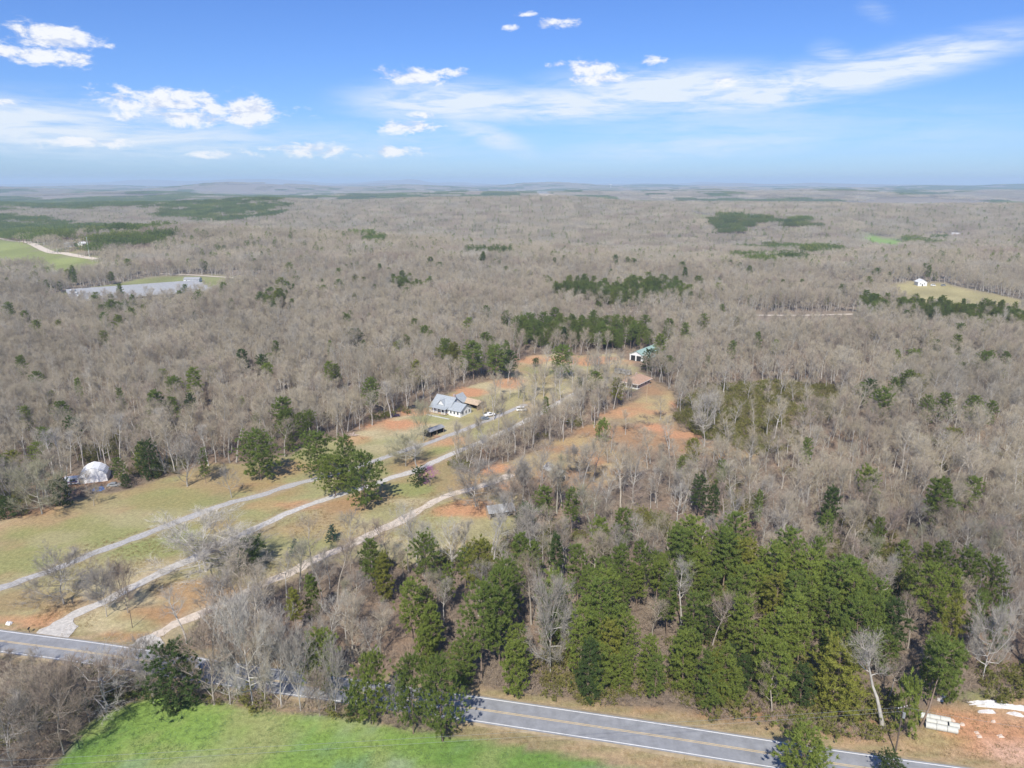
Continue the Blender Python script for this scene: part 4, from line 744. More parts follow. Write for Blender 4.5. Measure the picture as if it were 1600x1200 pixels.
def water_tower(px, py, h, label, s=1.0):
    p = gat(px, py); p.z -= 2; t = empty('water_tower', p, 0, label, 'water tower'); m = MB(); m.tube([(0, 0, 0), (0, 0, h*.1), (0, 0, h*.72)], [4*s, 2.4*s, 2.4*s], 12); m.build('column', M_trim, t)
    b = MB(); b.tube([(0, 0, h*.70), (0, 0, h*.77), (0, 0, h*.86), (0, 0, h*.95), (0, 0, h)], [2.5*s, 8*s, 10.5*s, 8*s, 1.0*s], 16); b.build('tank', M_trim, t, smooth=True)
def warehouse(px, py, wpx, dep, hh, label):
    a, b = gat(px-wpx/2, py), gat(px+wpx/2, py); z = max(a.z, b.z); a.z = z-6; L = (b-a).length; t = empty('warehouse', a, math.atan2(b.y-a.y, b.x-a.x), label, 'warehouse'); m = MB(); m.box((L/2, dep/2, (hh+6)/2), (L, dep, hh+6)); m.build('wall', M_trim, t); r = MB(); r.box((L/2, dep/2, hh+6.3), (L+1, dep+1, .6)); r.build('roof', M_tarp, t)
    for k in range(6): d = MB(); d.box((L*(k+.5)/6, -.1, 9), (L/12, .3, 5)); d.build('loading_door', M_metal, t)
    CLEARS.append((a.x+L/2, a.y, L*.7))
def build_things():
    white_house(); barn(); brown_house(); hoop_building(); red_machine()
    open_shed('storage_shed', 'long tan-roofed storage shed open on its front, behind the white cottage', (722, 636), (746, 642), 6.5, 2.6, 3.9, M_tan, M_wood)
    open_shed('pole_shelter', 'small open shelter with a shiny metal roof beside the upper driveway', (672, 684), (694, 676), 3.6, 2.6, 3.3, M_tin, M_black, 'shelter')
    open_shed('grey_shed', 'long low tin-roofed shed with a tan front below the dirt track', (765, 813), (804, 808), 5.0, 2.6, 4.0, M_rust, M_tan, posts=4)
    small_house('old_shed', 'narrow old outbuilding with a pale grey roof among bare trees in the middle', 'outbuilding', (873, 755), (888, 751), 9.5, 2.6, 4.2, M_wood, mat('grey_tin', (.40, .395, .37), .7, .2, 1), 1, 'l', 'y')
    for k, lb in enumerate(['long grey metal-roofed poultry house, farthest of the parallel four', 'long grey metal-roofed poultry house, second from the back', 'long grey metal-roofed poultry house, third from the back', 'long grey metal-roofed poultry house, nearest of the parallel four']): chicken_house((106, 463), (312, 446), k*19.5, lb)
    small_house('white_farmhouse', 'small white house behind the far end of the poultry houses', 'house', (287, 441), (311, 441), 9, 2.8, 4.6, M_wwall, M_tin)
    small_house('grey_farmhouse', 'dark-windowed grey house under pines beside the far left dirt road', 'house', (99, 385), (112, 386), 10, 3.2, 5.6, mat('grey_siding', (.4, .43, .46), .7), M_groof)
    small_house('white_outbuilding', 'little white gabled outbuilding right of the far left grey house', 'outbuilding', (121, 384), (129, 384), 8, 3.0, 5.0, M_wwall, M_wwall, 1, 'r', 'y')
    small_house('white_barn', 'white gabled barn at the back edge of the far right straw-coloured field', 'barn', (1434, 447), (1448, 447), 9, 4.0, 6.5, M_wwall, M_wwall, 2, 'r', 'y')
    small_house('far_house', 'grey-roofed house among bare trees in the far right distance', 'house', (1486, 370), (1500, 371), 12, 3.5, 8.5, M_wwall, mat('pale_roof', (.5, .5, .5), .7), 2)
    small_house('white_cabin', 'tiny white cabin beside dark cedars in the far right distance', 'cabin', (1457, 371), (1466, 371), 7, 3.2, 5.0, M_wwall, M_tarp, 1)
    for px, lb in ((1458, 'pale camper parked right of the far white barn'), (1474, 'dark-roofed van parked farthest right of the far white barn')):
        car(px, 447, R(10), M_trim if px == 1458 else M_metal, lb, 'van')
    small_house('mobile_home', 'white mobile home half hidden in trees left of the poultry houses clearing', 'mobile home', (152, 424), (166, 423), 5, 2.6, 3.3, M_wwall, M_tarp, 2)
    camper(113, 757, .28, 'white camper with red and blue stripes left of the hoop building', 5.2)
    camper(968, 584, -.35, 'old silver camper behind the brown-roofed house', 5.6, M_metal, False); camper(980, 586, -.5, 'shorter silver camper next to the brown roof', 4.4, M_tin, False)
    crumpled('blue_tarp', 154, 765, 1.9, 1.5, M_blue, 'bright blue tarp over a low pile by the hoop building', 'tarp', 1.0, 4)
    crumpled('scrap_heap', 120, 770, 2.8, 1.2, mat('scrap', (.33, .22, .17), .9, .45, 2.5), 'brown heap of scrap below the striped camper', 'scrap heap', 1.0, 9); plank_pile(168, 762, 'loose pile of boards right of the blue tarp', 10, 2.2, M_tan, 5)
    car(179, 760, .2, M_metal, 'old silver car at the edge of the lawn right of the blue tarp'); b = gat(187, 755)
    car(757, 656, R(28), mat('grey_car', (.16, .19, .22), .35), 'grey-blue car on the gravel right of the white cottage'); car(765, 650, R(30), M_trim, 'white pickup truck parked behind the grey-blue car', 'truck'); car(815, 642, R(5), M_trim, 'white van half hidden by bare trees near the drive end', 'van')
    car(617, 651, R(12), mat('dark_purple', (.035, .022, .06), .35), 'dark purple car at the wood edge left of the white cottage'); car(646, 639, R(4), M_black, 'black pickup by the red clay left of the cottage', 'truck')
    plank_pile(549, 681, 'heap of pale boards at the left end of the red clay patch', 18, 3.4, mat('pale_boards', (.58, .47, .40), .85, .2), 2); plank_pile(566, 685, 'small low pile of orange boards beside the larger heap', 8, 2.2, mat('orange_boards', (.55, .36, .2), .85, .2), 6); plank_pile(683, 683, 'stack of reddish boards in front of the open shelter', 8, 3.0, mat('red_boards', (.45, .27, .18), .85, .2), 8)
    pipes()
    for k, (px, py, rx, ry, rz, lb) in enumerate([(1570, 1105, 4.6, .75, -.1, 'largest torn white plastic sheet on the right dirt lot'), (1540, 1099, 3.2, .45, -.1, 'narrow white plastic strip behind the largest sheet'), (1541, 1113, 1.7, .35, .05, 'short white plastic strip left of the largest sheet'), (1587, 1118, 1.4, .3, -.4, 'small slanting white plastic scrap nearest the road'), (1474, 1089, .7, .35, .2, 'white scrap at the thicket edge behind the concrete pipes'), (1469, 1095, .6, .3, -.3, 'white scrap just behind the concrete pipes')]):
        crumpled('white_plastic', px, py, rx, ry, mat('dirty_plastic', (.56, .55, .54), .6, .28, 1.4), lb, 'plastic sheet', .75, 20+k, 'white plastic litter on the dirt lot', rz)
    for k, (px, py, s) in enumerate([(1563, 1151, .5), (1488, 1127, .45), (1503, 1133, .5), (1552, 1128, .4), (1530, 1152, .45), (1526, 1146, .35)]):
        crumpled('pale_rock', px, py, s, s*.7, mat('pale_stone', (.58, .48, .40), .9, .2), ['pale rock in the middle of the bare clay', 'pale rock touching the back right pipe end', 'pale rock right of the front pipe row', 'pale rock between the plastic sheet and the clay', 'long pale rock low on the dirt lot', 'smallest pale rock on the dirt lot'][k], 'rock', .45, 40+k, 'pale rocks on the dirt lot')
    crumpled('rubbish_bag', 14, 975, .7, .5, M_tarp, 'white and pink rubbish bag on the clay by the road', 'rubbish bag', .8, 60)
    p = gat(46, 988); t = empty('mailbox', p, .2, 'dark mailbox beside the gravel driveway mouth', 'mailbox'); MB().box((0, 0, .5), (.12, .12, 1.2)).build('post', M_pole, t); m = MB(); m.prism([(-.16, 1.1), (.16, 1.1), (.16, 1.3), (.1, 1.4), (-.1, 1.4), (-.16, 1.3)], -.35, .35, 'y'); m.build('box', M_dark, t)
    P1, h1 = utility_pole(1399, 1175, 1103, 'dark roadside utility pole with a transformer, bottom right', can=True); A = P1+Vector((0, 0, h1-.3))
    utility_pole(880, 690, 656, 'grey utility pole with a lamp beside the hedge of bare trees', arm=False, lamp=True, col=mat('grey_pole', (.42, .39, .35), .8, .2)); utility_pole(711, 702, 664, 'slim pole above the driveway below the white cottage', arm=False, rad=.11, col=mat('grey_pole', (.42, .39, .35)))
    utility_pole(1010, 629, 601, 'tan lamp pole below the brown-roofed house', arm=False, lamp=True, col=M_tan); utility_pole(207, 980, 953, 'short dark post between the two gravel driveway mouths', arm=False, rad=.09); utility_pole(858, 686, 652, 'pale pole standing in the hedge left of the lamp pole', arm=False, col=mat('grey_pole', (.42, .39, .35)))
    utility_pole(140, 402, 370, 'tall pale green mast beside the far left dirt road', rad=.35, col=mat('mast_paint', (.45, .52, .48), .6))
    for k, (q, dz) in enumerate([((-160, 1197), 0), ((-160, 1208), -.9)]):
        d = px_dir(*q); z = A.z+dz; tt = (z-HC)/d.z; B = Vector((d.x*tt, d.y*tt, z)); wire(['upper power line crossing above the green field', 'lower power line crossing above the green field'][k], Vector((A.x, A.y, z)), B, .5)
    wire('power line leaving the right side from the roadside pole', A, A+Vector((60, -14, 0)), .6)
    water_tower(954, 296, 62, 'white bulb-shaped water tower on the horizon, centre right'); water_tower(1404, 295, 62, 'white bulb-shaped water tower on the horizon, far right', .9)
    warehouse(838, 294, 28, 90, 7, 'long white warehouse on the horizon near the middle'); warehouse(983, 294, 10, 60, 8, 'white warehouse on the horizon right of the water tower'); warehouse(760, 290, 40, 90, 7, 'faint white warehouse on the horizon left of the middle')
build_things()

# ------------------------------------------------------------------ trees that stand alone or can be told apart
TINT = dict(grey=((.335, .305, .262), (.42, .395, .35)), pale=((.43, .40, .345), (.52, .495, .445)), tan=((.40, .34, .255), (.43, .385, .315)), brown=((.31, .25, .195), (.35, .31, .26)), rosy=((.36, .285, .235), (.39, .345, .30)), olive=((.335, .32, .215), (.38, .36, .295)), pinkish=((.50, .22, .40), (.34, .28, .25)))
PT = dict(dark=(.105, .155, .05), mid=(.215, .28, .068), bright=(.265, .325, .072), yellow=(.31, .32, .07), blue=(.075, .15, .105))
RECS = []
def inframe(x, y, z=6.0, mg=40):
    c, s = math.cos(PITCH), math.sin(PITCH); f = y*c-(z-HC)*s; up = y*s+(z-HC)*c
    if f <= 1: return None
    px, py = CW/2+FPX*x/f, CH/2-FPX*up/f
    return (px, py) if -mg < px < CW+mg and -mg < py < CH+mg*1.5 else None
def rec(kind, x, y, h, var, tint, w=1.0, rz=None, label=None, lean=(0, 0), cat=None): RECS.append(dict(kind=kind, x=float(x), y=float(y), h=float(h), var=int(var), tint=tint, w=float(w), rz=random.uniform(0, 6.28) if rz is None else rz, label=label, lean=lean, cat=cat))
def by_base(kind, px, base, top, var, tint, wpx=None, label=None, protos=None, lean=(0, 0), cat=None, rads=None):
    p = gat(px, base); d = px_dir(px, top); h = HC+d.z/d.y*p.y-p.z; w = 1.0
    if wpx: dist = math.hypot(p.y, HC-p.z-h/2); w = wpx*dist/FPX/2
    rec(kind, p.x, p.y, h, var, tint, w, label=label, lean=lean, cat=cat); RECS[-1]['wabs'] = bool(wpx); return RECS[-1]
def by_top(kind, px, top, h, var, tint, wpx=None, label=None):
    h += 2.5
    d = px_dir(px, top); z = 0.0
    for _ in range(6): t = (z+h-HC)/d.z; x, y = d.x*t, d.y*t; z = float(gz(x, y)[0])
    w = wpx*math.hypot(y, HC-h)/FPX/2 if wpx else 1.0; rec(kind, x, y, h, var, tint, w, label=label); RECS[-1]['wabs'] = bool(wpx)
SPECIAL = {'snag': (bare_tree(901, h=12.5, spread=8.0, nlimb=13, base=.22, up=.30, crook=.22, twig=1.1, nbr=8, limb=.75, tw=.045), 12.5), 'spreading': (bare_tree(902, h=12, spread=7.6, nlimb=16, base=.18, up=.55, crook=.16, twig=1.2, nsub=11, nbr=10, limb=.62, tw=.060), 12), 'vase': (bare_tree(903, h=7.5, spread=5.2, nlimb=16, base=.08, up=.9, twig=.9, nsub=7, nbr=8, tw=.045), 7.5), 'small': (bare_tree(904, h=6, spread=2.6, nlimb=11, base=.25, up=.9, twig=.75), 6), 'tall': (bare_tree(905, h=19, spread=2.6, nlimb=10, base=.6, up=1.2), 19),
           'cedar': (pine_tree(906, h=12, rad=4.0, base=.03, nb=84, shape='col', n=20, L=.55, wd=.15, per=7), 12), 'spruce': (pine_tree(907, h=5, rad=1.9, base=.03, nb=54, shape='cone', n=16, L=.32, wd=.09, per=5, droop=.05), 5), 'bush': (pine_tree(908, h=4.5, rad=2.6, base=.02, nb=46, shape='round', n=16, L=.42, wd=.12, per=5, droop=-.15), 4.5), 'yellowpine': (pine_tree(909, h=13, rad=5.0, base=.12, nb=96, shape='round', n=18, L=.6, wd=.15, per=8), 13),
           'leaner': (pine_tree(910, h=17, rad=3.4, base=.62, nb=34, shape='flat'), 17), 'lone': (pine_tree(911, h=13, rad=4.2, base=.14, nb=82, shape='round', n=17, per=7), 13), 'lone2': (pine_tree(912, h=14, rad=4.4, base=.2, nb=84, shape='round', n=17, per=7), 14)}
SPECIAL_R = dict(cedar=4.0, spruce=1.9, bush=2.6, yellowpine=5.0, leaner=3.4, lone=4.2, lone2=4.4, snag=8, spreading=7.6, vase=5.2, small=2.6, tall=2.6)
SPECIAL_M = {k: (meshes(g, k, M_bark_c, M_twig_c) if k in ('snag', 'spreading', 'vase', 'small', 'tall') else meshes(g, k, M_pbark, M_needle_c)) for k, (g, h) in SPECIAL.items()}
PR = [3.6, 3.8, 3.4, 3.7, 4.0, 3.2, 3.2, 3.7]
def S(kind, spec, px, base, top, tint, wpx, label, lean=(0, 0), cat=None): r = by_base(kind, px, base, top, 0, tint, wpx, label, lean=lean, cat=cat); r['spec'] = spec
S('bare', 'snag', 166, 1112, 1040, 'pale', 150, 'sprawling pale bare tree with crooked limbs between the road and the green field')
S('bare', 'spreading', 322, 892, 826, 'pale', 178, 'widest pale bare tree standing over the middle driveway, left of the evergreen bush'); S('bare', 'spreading', 365, 895, 842, 'grey', 130, 'grey spreading tree over the middle driveway, right of the widest pale tree')
S('bare', 'spreading', 100, 943, 880, 'grey', 110, 'grey spreading tree on the lawn between the two left driveways'); S('bare', 'spreading', 743, 792, 735, 'grey', 100, 'broad grey tree at the bend of the dirt track'); S('bare', 'vase', 293, 760, 700, 'grey', 86, 'wide low many-stemmed grey tree at the left wood edge'); S('bare', 'small', 362, 778, 730, 'grey', 36, 'small bare tree alone on the lawn above the upper driveway')
S('bare', 'small', 147, 790, 758, 'tan', 30, 'little tan tree with two leaning stems in front of the blue tarp'); S('bare', 'spreading', 66, 803, 738, 'olive', 95, 'large olive-grey tree at the lawn corner left of the hoop building'); S('bare', 'vase', 18, 790, 735, 'grey', 70, 'grey bushy tree at the left edge of the lawn'); S('bare', 'spreading', 634, 728, 682, 'olive', 75, 'wide mossy tree on the lawn between the upper and middle driveways')
S('bare', 'tall', 654, 748, 682, 'pale', 34, 'white-trunked bare tree rising from the bush beside the pink redbud'); S('bare', 'vase', 662, 690, 638, 'olive', 54, 'mossy bare tree left of the open metal shelter'); S('bare', 'small', 672, 759, 733, 'pinkish', 32, 'small pink flowering redbud beside the middle driveway', cat='redbud'); S('bare', 'tall', 1380, 1138, 985, 'grey', 66, 'tall grey leaning tree behind the roadside pole', (.03, -.16))
S('bare', 'spreading', 1098, 682, 622, 'pale', 46, 'white-barked tree at the left side of the olive thicket'); S('bare', 'tall', 86, 750, 668, 'pale', 22, 'leftmost of the pale slim trunks behind the red tractor'); S('bare', 'tall', 98, 744, 664, 'pale', 22, 'middle of the pale slim trunks behind the red tractor'); S('bare', 'tall', 111, 740, 668, 'pale', 22, 'pale slim trunk just left behind the hoop building'); S('bare', 'tall', 188, 724, 640, 'pale', 26, 'pale slim trunk behind the right side of the hoop building'); S('bare', 'tall', 266, 705, 632, 'pale', 26, 'pale tall trunk at the wood edge above the wide low tree'); S('bare', 'tall', 326, 728, 660, 'pale', 22, 'pale trunk at the wood edge left of the lone pine')
S('bare', 'tall', 747, 738, 672, 'pale', 26, 'tall white trunk at the left end of the hedge'); S('bare', 'spreading', 167, 963, 895, 'grey', 60, 'grey tree on the bank right of the middle driveway mouth'); S('bare', 'vase', 200, 957, 890, 'brown', 60, 'brown many-stemmed tree nearest the short dark post'); S('bare', 'tall', 611, 652, 590, 'pale', 24, 'pale trunk behind the dark purple car'); S('bare', 'spreading', 1535, 1062, 960, 'pale', 60, 'tall grey-white tree behind the right plastic sheets'); S('bare', 'spreading', 860, 1055, 930, 'grey', 70, 'big grey bare tree standing alone inside the pine stand')
S('bare', 'vase', 335, 1100, 985, 'brown', 120, 'dense brown brushy tree at the green field edge right of the dark cedar'); S('bare', 'vase', 60, 1150, 1080, 'tan', 130, 'tan brushy tree in the bottom left thicket'); S('bare', 'vase', 440, 1104, 990, 'grey', 100, 'grey many-stemmed tree between the road and the green field'); S('bare', 'vase', 525, 1120, 1030, 'grey', 62, 'low grey bushy tree left of the roadside pines'); S('bare', 'spreading', 20, 1200, 1115, 'grey', 110, 'grey tree at the bottom left corner'); S('bare', 'spreading', 395, 1102, 960, 'pale', 76, 'tall pale tree at the field edge left of the roadside pines'); S('bare', 'spreading', 100, 1178, 1070, 'brown', 110, 'brown tree under the crooked limbs, nearest the bottom left corner'); S('bare', 'vase', 240, 1098, 1040, 'grey', 70, 'grey brushy tree touching the left of the dark cedar'); S('bare', 'vase', 120, 1075, 1038, 'brown', 90, 'brown brushy tree beside the road left of the sprawling pale tree')
for px, base, top, ti, w, lb in [(300, 1094, 1040, 'brown', 60, 'short brown brushy tree right against the dark cedar'), (360, 1100, 1030, 'grey', 70, 'grey brushy tree second right of the dark cedar on the field edge'), (415, 1104, 1000, 'tan', 84, 'tan brushy tree midway along the field edge'), (470, 1110, 1010, 'grey', 84, 'grey bushy tree left of the green pine on the field edge'), (500, 1118, 1060, 'brown', 60, 'low brown bush-like tree at the field edge below the green pine'), (190, 1095, 1035, 'brown', 100, 'brown brushy tree right of the sprawling pale tree'), (140, 1128, 1075, 'brown', 100, 'brown thicket tree at the green field corner'), (40, 1095, 1056, 'tan', 110, 'tan brushy tree beside the road at the left edge'), (10, 1140, 1090, 'brown', 110, 'brown brushy tree at the left edge below the road'), (80, 1120, 1072, 'tan', 110, 'tan brushy tree left of the sprawling pale tree'), (615, 1120, 1075, 'grey', 50, 'low grey bush between the left roadside pines'), (230, 1062, 1010, 'grey', 80, 'grey brushy tree beside the road left of the dark cedar'), (370, 1082, 1000, 'grey', 80, 'grey brushy tree close to the road right of the dark cedar')]: S('bare', 'vase', px, base, top, ti, w, lb)
S('bare', 'vase', 805, 815, 765, 'brown', 50, 'brown brushy tree at the right end of the tan-fronted shed'); S('bare', 'spreading', 800, 790, 735, 'grey', 80, 'grey spreading tree just behind the tan-fronted shed'); S('bare', 'spreading', 905, 748, 700, 'grey', 60, 'grey spreading tree right of the old outbuilding')
S('pine', 'lone', 408, 750, 675, 'mid', 64, 'round lone pine on the lawn left of the clump of four pines'); S('pine', 'lone2', 498, 750, 676, 'mid', 58, 'left pine of the clump of four between the driveways'); S('pine', 'lone', 544, 764, 684, 'mid', 40, 'back pine of the clump of four between the driveways'); S('pine', 'lone2', 524, 776, 713, 'bright', 52, 'front left pine of the clump of four beside the middle driveway'); S('pine', 'lone', 572, 795, 707, 'mid', 58, 'right pine of the clump of four below the middle driveway')
S('pine', 'cedar', 280, 1104, 1008, 'dark', 74, 'dark dense cedar at the corner of the green field', cat='cedar'); S('pine', 'spruce', 519, 845, 820, 'blue', 27, 'small blue-green spruce on the lawn, right one of the pair', cat='spruce'); S('pine', 'spruce', 463, 867, 842, 'blue', 27, 'small blue-green spruce on the lawn, left one of the pair', cat='spruce'); S('pine', 'bush', 656, 758, 734, 'dark', 32, 'round evergreen bush under the white trunk by the redbud', cat='bush'); S('pine', 'bush', 388, 892, 848, 'dark', 66, 'dark evergreen bush beside the grey spreading tree over the driveway', cat='bush'); S('pine', 'cedar', 237, 748, 690, 'dark', 32, 'dark slim cedar at the wood edge right of the hoop building', cat='cedar'); S('pine', 'bush', 97, 792, 752, 'dark', 42, 'dark evergreen bush at the lawn corner below the camper', cat='bush'); S('pine', 'bush', 14, 810, 782, 'dark', 38, 'dark bush at the left edge of the lawn', cat='bush'); S('pine', 'bush', 197, 762, 744, 'dark', 22, 'small dark bush on the lawn right of the old silver car', cat='bush'); S('pine', 'bush', 941, 690, 660, 'mid', 30, 'green bush alone on the orange clearing', cat='bush'); S('pine', 'lone', 1081, 726, 685, 'yellow', 28, 'yellow-green young pine at the foot of the orange clearing')
S('pine', 'yellowpine', 1298, 1108, 1008, 'yellow', 92, 'broad yellow-green pine at the right end of the roadside stand'); S('pine', 'leaner', 1438, 1136, 1000, 'mid', 58, 'leaning bare-stemmed pine behind the concrete pipes', (.05, .10)); S('pine', 'bush', 1412, 1146, 1070, 'bright', 46, 'bright green vine-covered sapling beside the roadside pole', cat='sapling'); S('pine', 'lone', 1250, 1228, 1146, 'bright', 84, 'bright green pine on the near side of the road, bottom right'); S('pine', 'lone2', 1386, 1226, 1178, 'dark', 40, 'dark top of a pine at the bottom edge below the roadside pole'); S('pine', 'lone', 582, 1132, 1024, 'bright', 54, 'left of the three big pines on the near side of the road'); S('pine', 'bush', 556, 1124, 1078, 'dark', 40, 'dark bush at the foot of the left roadside pine', cat='bush'); S('pine', 'lone2', 646, 1146, 1026, 'mid', 56, 'middle of the three big pines on the near side of the road'); S('pine', 'lone2', 692, 1158, 1030, 'mid', 64, 'right of the three big pines on the near side of the road')
S('pine', 'cedar', 1012, 580, 546, 'dark', 22, 'dark cedar in front of the green-roofed barn', cat='cedar'); S('pine', 'lone2', 879, 592, 540, 'mid', 44, 'big pine standing alone in the back clearing'); S('pine', 'bush', 837, 573, 561, 'dark', 16, 'small round bush in the back clearing left of the big pine', cat='bush')
for px, base, top, v, ti, w in [(500, 1078, 985, 5, 'bright', 50), (648, 1022, 905, 3, 'bright', 48), (674, 1030, 945, 2, 'bright', 46), (752, 1062, 910, 0, 'mid', 60), (780, 1040, 890, 0, 'mid', 56), (720, 1075, 1000, 5, 'mid', 40), (447, 690, 620, 1, 'mid', 38), (248, 672, 610, 6, 'mid', 34), (229, 680, 655, 5, 'mid', 26), (580, 650, 590, 0, 'mid', 26), (740, 594, 533, 4, 'mid', 42), (775, 592, 540, 4, 'mid', 40), (797, 592, 547, 4, 'dark', 28), (930, 620, 580, 4, 'mid', 28), (905, 615, 590, 5, 'mid', 18), (852, 662, 620, 6, 'mid', 16), (850, 822, 759, 1, 'mid', 34), (893, 846, 762, 3, 'mid', 32), (820, 830, 785, 5, 'dark', 36), (808, 1090, 1000, 5, 'bright', 40), (1040, 590, 555, 4, 'mid', 24)]: by_base('pine', px, base, top, v, ti, w)
for px, top, h, v, ti, w in [(662, 835, 14, 4, 'mid', 44), (577, 845, 12, 0, 'mid', 38), (598, 862, 12, 5, 'yellow', 34), (725, 856, 12, 3, 'mid', 28), (456, 920, 10, 6, 'yellow', 28), (485, 900, 10, 5, 'mid', 28), (186, 606, 14, 6, 'mid', 12), (295, 614, 13, 1, 'dark', 18), (1085, 808, 17, 1, 'bright', 56), (1060, 822, 15, 2, 'mid', 40), (1155, 800, 16, 0, 'mid', 46), (1130, 822, 15, 4, 'mid', 38), (1240, 826, 17, 1, 'mid', 48), (1215, 850, 16, 2, 'bright', 44), (1228, 850, 13, 6, 'bright', 26), (1300, 760, 14, 5, 'dark', 30), (1295, 800, 14, 6, 'mid', 26), (1285, 842, 15, 5, 'mid', 30), (1318, 880, 15, 4, 'mid', 62), (1475, 845, 13, 0, 'mid', 36), (1462, 880, 16, 1, 'bright', 48), (1497, 928, 15, 2, 'yellow', 36), (1535, 925, 14, 6, 'mid', 28), (1558, 872, 13, 4, 'mid', 38), (1568, 935, 14, 4, 'mid', 32), (1378, 808, 12, 5, 'mid', 15), (1262, 684, 13, 6, 'mid', 18), (1128, 718, 10, 5, 'mid', 16), (1420, 578, 14, 0, 'mid', 26), (1400, 590, 13, 4, 'mid', 20), (1482, 614, 14, 0, 'mid', 26), (1452, 618, 13, 4, 'mid', 22), (1528, 618, 14, 0, 'mid', 28), (1552, 626, 12, 4, 'mid', 18), (1185, 518, 14, 0, 'mid', 14), (1145, 532, 13, 0, 'mid', 14), (1046, 498, 15, 1, 'mid', 22), (1010, 492, 15, 1, 'mid', 20), (868, 480, 14, 1, 'mid', 20), (1095, 743, 13, 1, 'dark', 30), (1117, 758, 13, 4, 'dark', 24), (1188, 766, 12, 0, 'mid', 14), (430, 532, 13, 1, 'mid', 16), (515, 532, 13, 6, 'mid', 12), (405, 560, 12, 6, 'mid', 10), (525, 568, 12, 6, 'mid', 12), (970, 850, 15, 0, 'mid', 40), (945, 870, 15, 2, 'mid', 36), (905, 850, 15, 0, 'mid', 34), (870, 835, 14, 6, 'dark', 28), (835, 845, 13, 6, 'mid', 24), (790, 875, 16, 4, 'mid', 52), (866, 893, 16, 4, 'bright', 50), (1000, 845, 15, 1, 'mid', 32), (910, 950, 16, 2, 'bright', 40), (1345, 940, 16, 4, 'mid', 58), (1395, 936, 15, 0, 'dark', 52), (1470, 995, 14, 4, 'mid', 48), (1500, 1000, 13, 5, 'mid', 30), (1270, 900, 15, 2, 'bright', 44), (1430, 880, 12, 5, 'mid', 22), (120, 590, 13, 0, 'mid', 14), (30, 555, 13, 0, 'mid', 20), (55, 580, 12, 4, 'mid', 20), (315, 700, 11, 4, 'mid', 18), (12, 705, 10, 5, 'yellow', 26)]: by_top('pine', px, top, h, v, ti, w)
HANDX = np.array([(r['x'], r['y'], r['kind'] == 'pine') for r in RECS])

def clear_mask(X, Y):
    m = np.zeros(X.shape, bool)
    for x, y, r in CLEARS: m |= np.hypot(X-x, Y-y) < r
    return m
# woodland: bare trees and pines
X, Y = jgrid(60, NEAR_R, 5.0, seed=1); bad = open_mask(X, Y) | clear_mask(X, Y); pm = pine_mask(X, Y); g = np.random.default_rng(3); u = g.random(X.size); dens = np.ones(X.size)*.93
for P, f in ((YARD, .40), (HEDGE, .95), (CENTRE, .55), (THICKET, .20)): dens = np.where(pip(P, X, Y), f, dens)
strip_in = pip(STRIP, X, Y) & pip(CENTRE, X, Y); bad = np.where(strip_in & (g.random(X.size) < .22), False, bad); bad = np.where(pip(YARD, X, Y) & ~clear_mask(X, Y) & (near_line(DRIVE_B, X, Y, 9) > 3), False, bad); bad = np.where(pip(HEDGE, X, Y), False, bad)
dens = np.where(pm, .20, dens); hd = np.full(X.shape, 1e9)
for hx, hy, hk in HANDX: hd = np.minimum(hd, np.minimum(np.hypot(X-hx, Y-hy), np.hypot(X-hx*.985, Y-(hy-4)))-(2.2 if hk else 0))
dens = dens*np.where(fbm(X, Y, 34, 71, 3) < .36, .45, 1.0); edge = (X > -12) & (X < 52) & (edge_dist(VERGE, X, Y) < 15); dens = np.where(edge, 0, dens)
kb = (~bad) & (u < dens) & (hd > 3.2)
sprk = (~bad) & ~pm & ~pip(THICKET, X, Y) & ~pip(YARD, X, Y) & ~pip(HEDGE, X, Y) & (np.hypot(X-gat(1000, 600).x, Y-gat(1000, 600).y) > 42) & (g.random(X.size) < np.where(X > 40, .024, .016)*np.where(fbm(X, Y, 70, 33, 2) > .5, 1.7, .5)) & (np.hypot(X, Y) > 230)
bx, by = X[kb & ~sprk], Y[kb & ~sprk]; sx_, sy_ = X[sprk], Y[sprk]
X, Y = jgrid(60, NEAR_R, 5.0, jit=.95, seed=2); pm = pine_mask(X, Y) & ~open_mask(X, Y) & ~clear_mask(X, Y); hd = np.full(X.shape, 1e9)
for hx, hy, hk in HANDX: hd = np.minimum(hd, np.hypot(X-hx, Y-hy))
pm &= (hd > 3.4) & (g.random(X.size) < np.where(fbm(X, Y, 16, 91, 2) < .40, .45, .95)); pxs, pys = np.r_[X[pm], sx_], np.r_[Y[pm], sy_]
def shape(n, seed, hm, nv):
    q = np.random.default_rng(seed); return q.integers(0, nv, n), q.uniform(*hm, n), q.uniform(0, 6.28, n), q.uniform(.88, 1.16, n), q
bv, bs, br, bw, q1 = shape(len(bx), 5, (.62, 1.12), len(BARE)); pv, ps, pr, pw, q2 = shape(len(pxs), 6, (.66, 1.12), len(PINE)); pw *= .90; lone_ = np.arange(len(pxs)) >= pm.sum(); ps = np.where(lone_, ps*q2.uniform(.72, 1.12, len(pxs)), ps); pw = np.where(lone_, pw*1.15, pw)
bs *= .80+.42*fbm(bx, by, 45, 41)
south = by < np.interp(bx, ROAD[:, 0], ROAD[:, 1]); bs = np.where(south, bs*.46, bs); bw = np.where(south, bw*1.25, bw)
front = edge_dist(VERGE, pxs, pys) < 11; pv = np.where(front, np.where(pv % 2 == 0, 2, 5), pv)
btint = q1.choice(['grey', 'grey', 'tan', 'brown', 'rosy', 'pale', 'grey', 'olive', 'tan'], len(bx)); ptint = q2.choice(['mid', 'bright', 'bright', 'mid', 'bright', 'yellow', 'mid', 'bright', 'dark'], len(pxs))
def vis(x, y): return np.array([inframe(a, b) is not None for a, b in zip(x, y)])
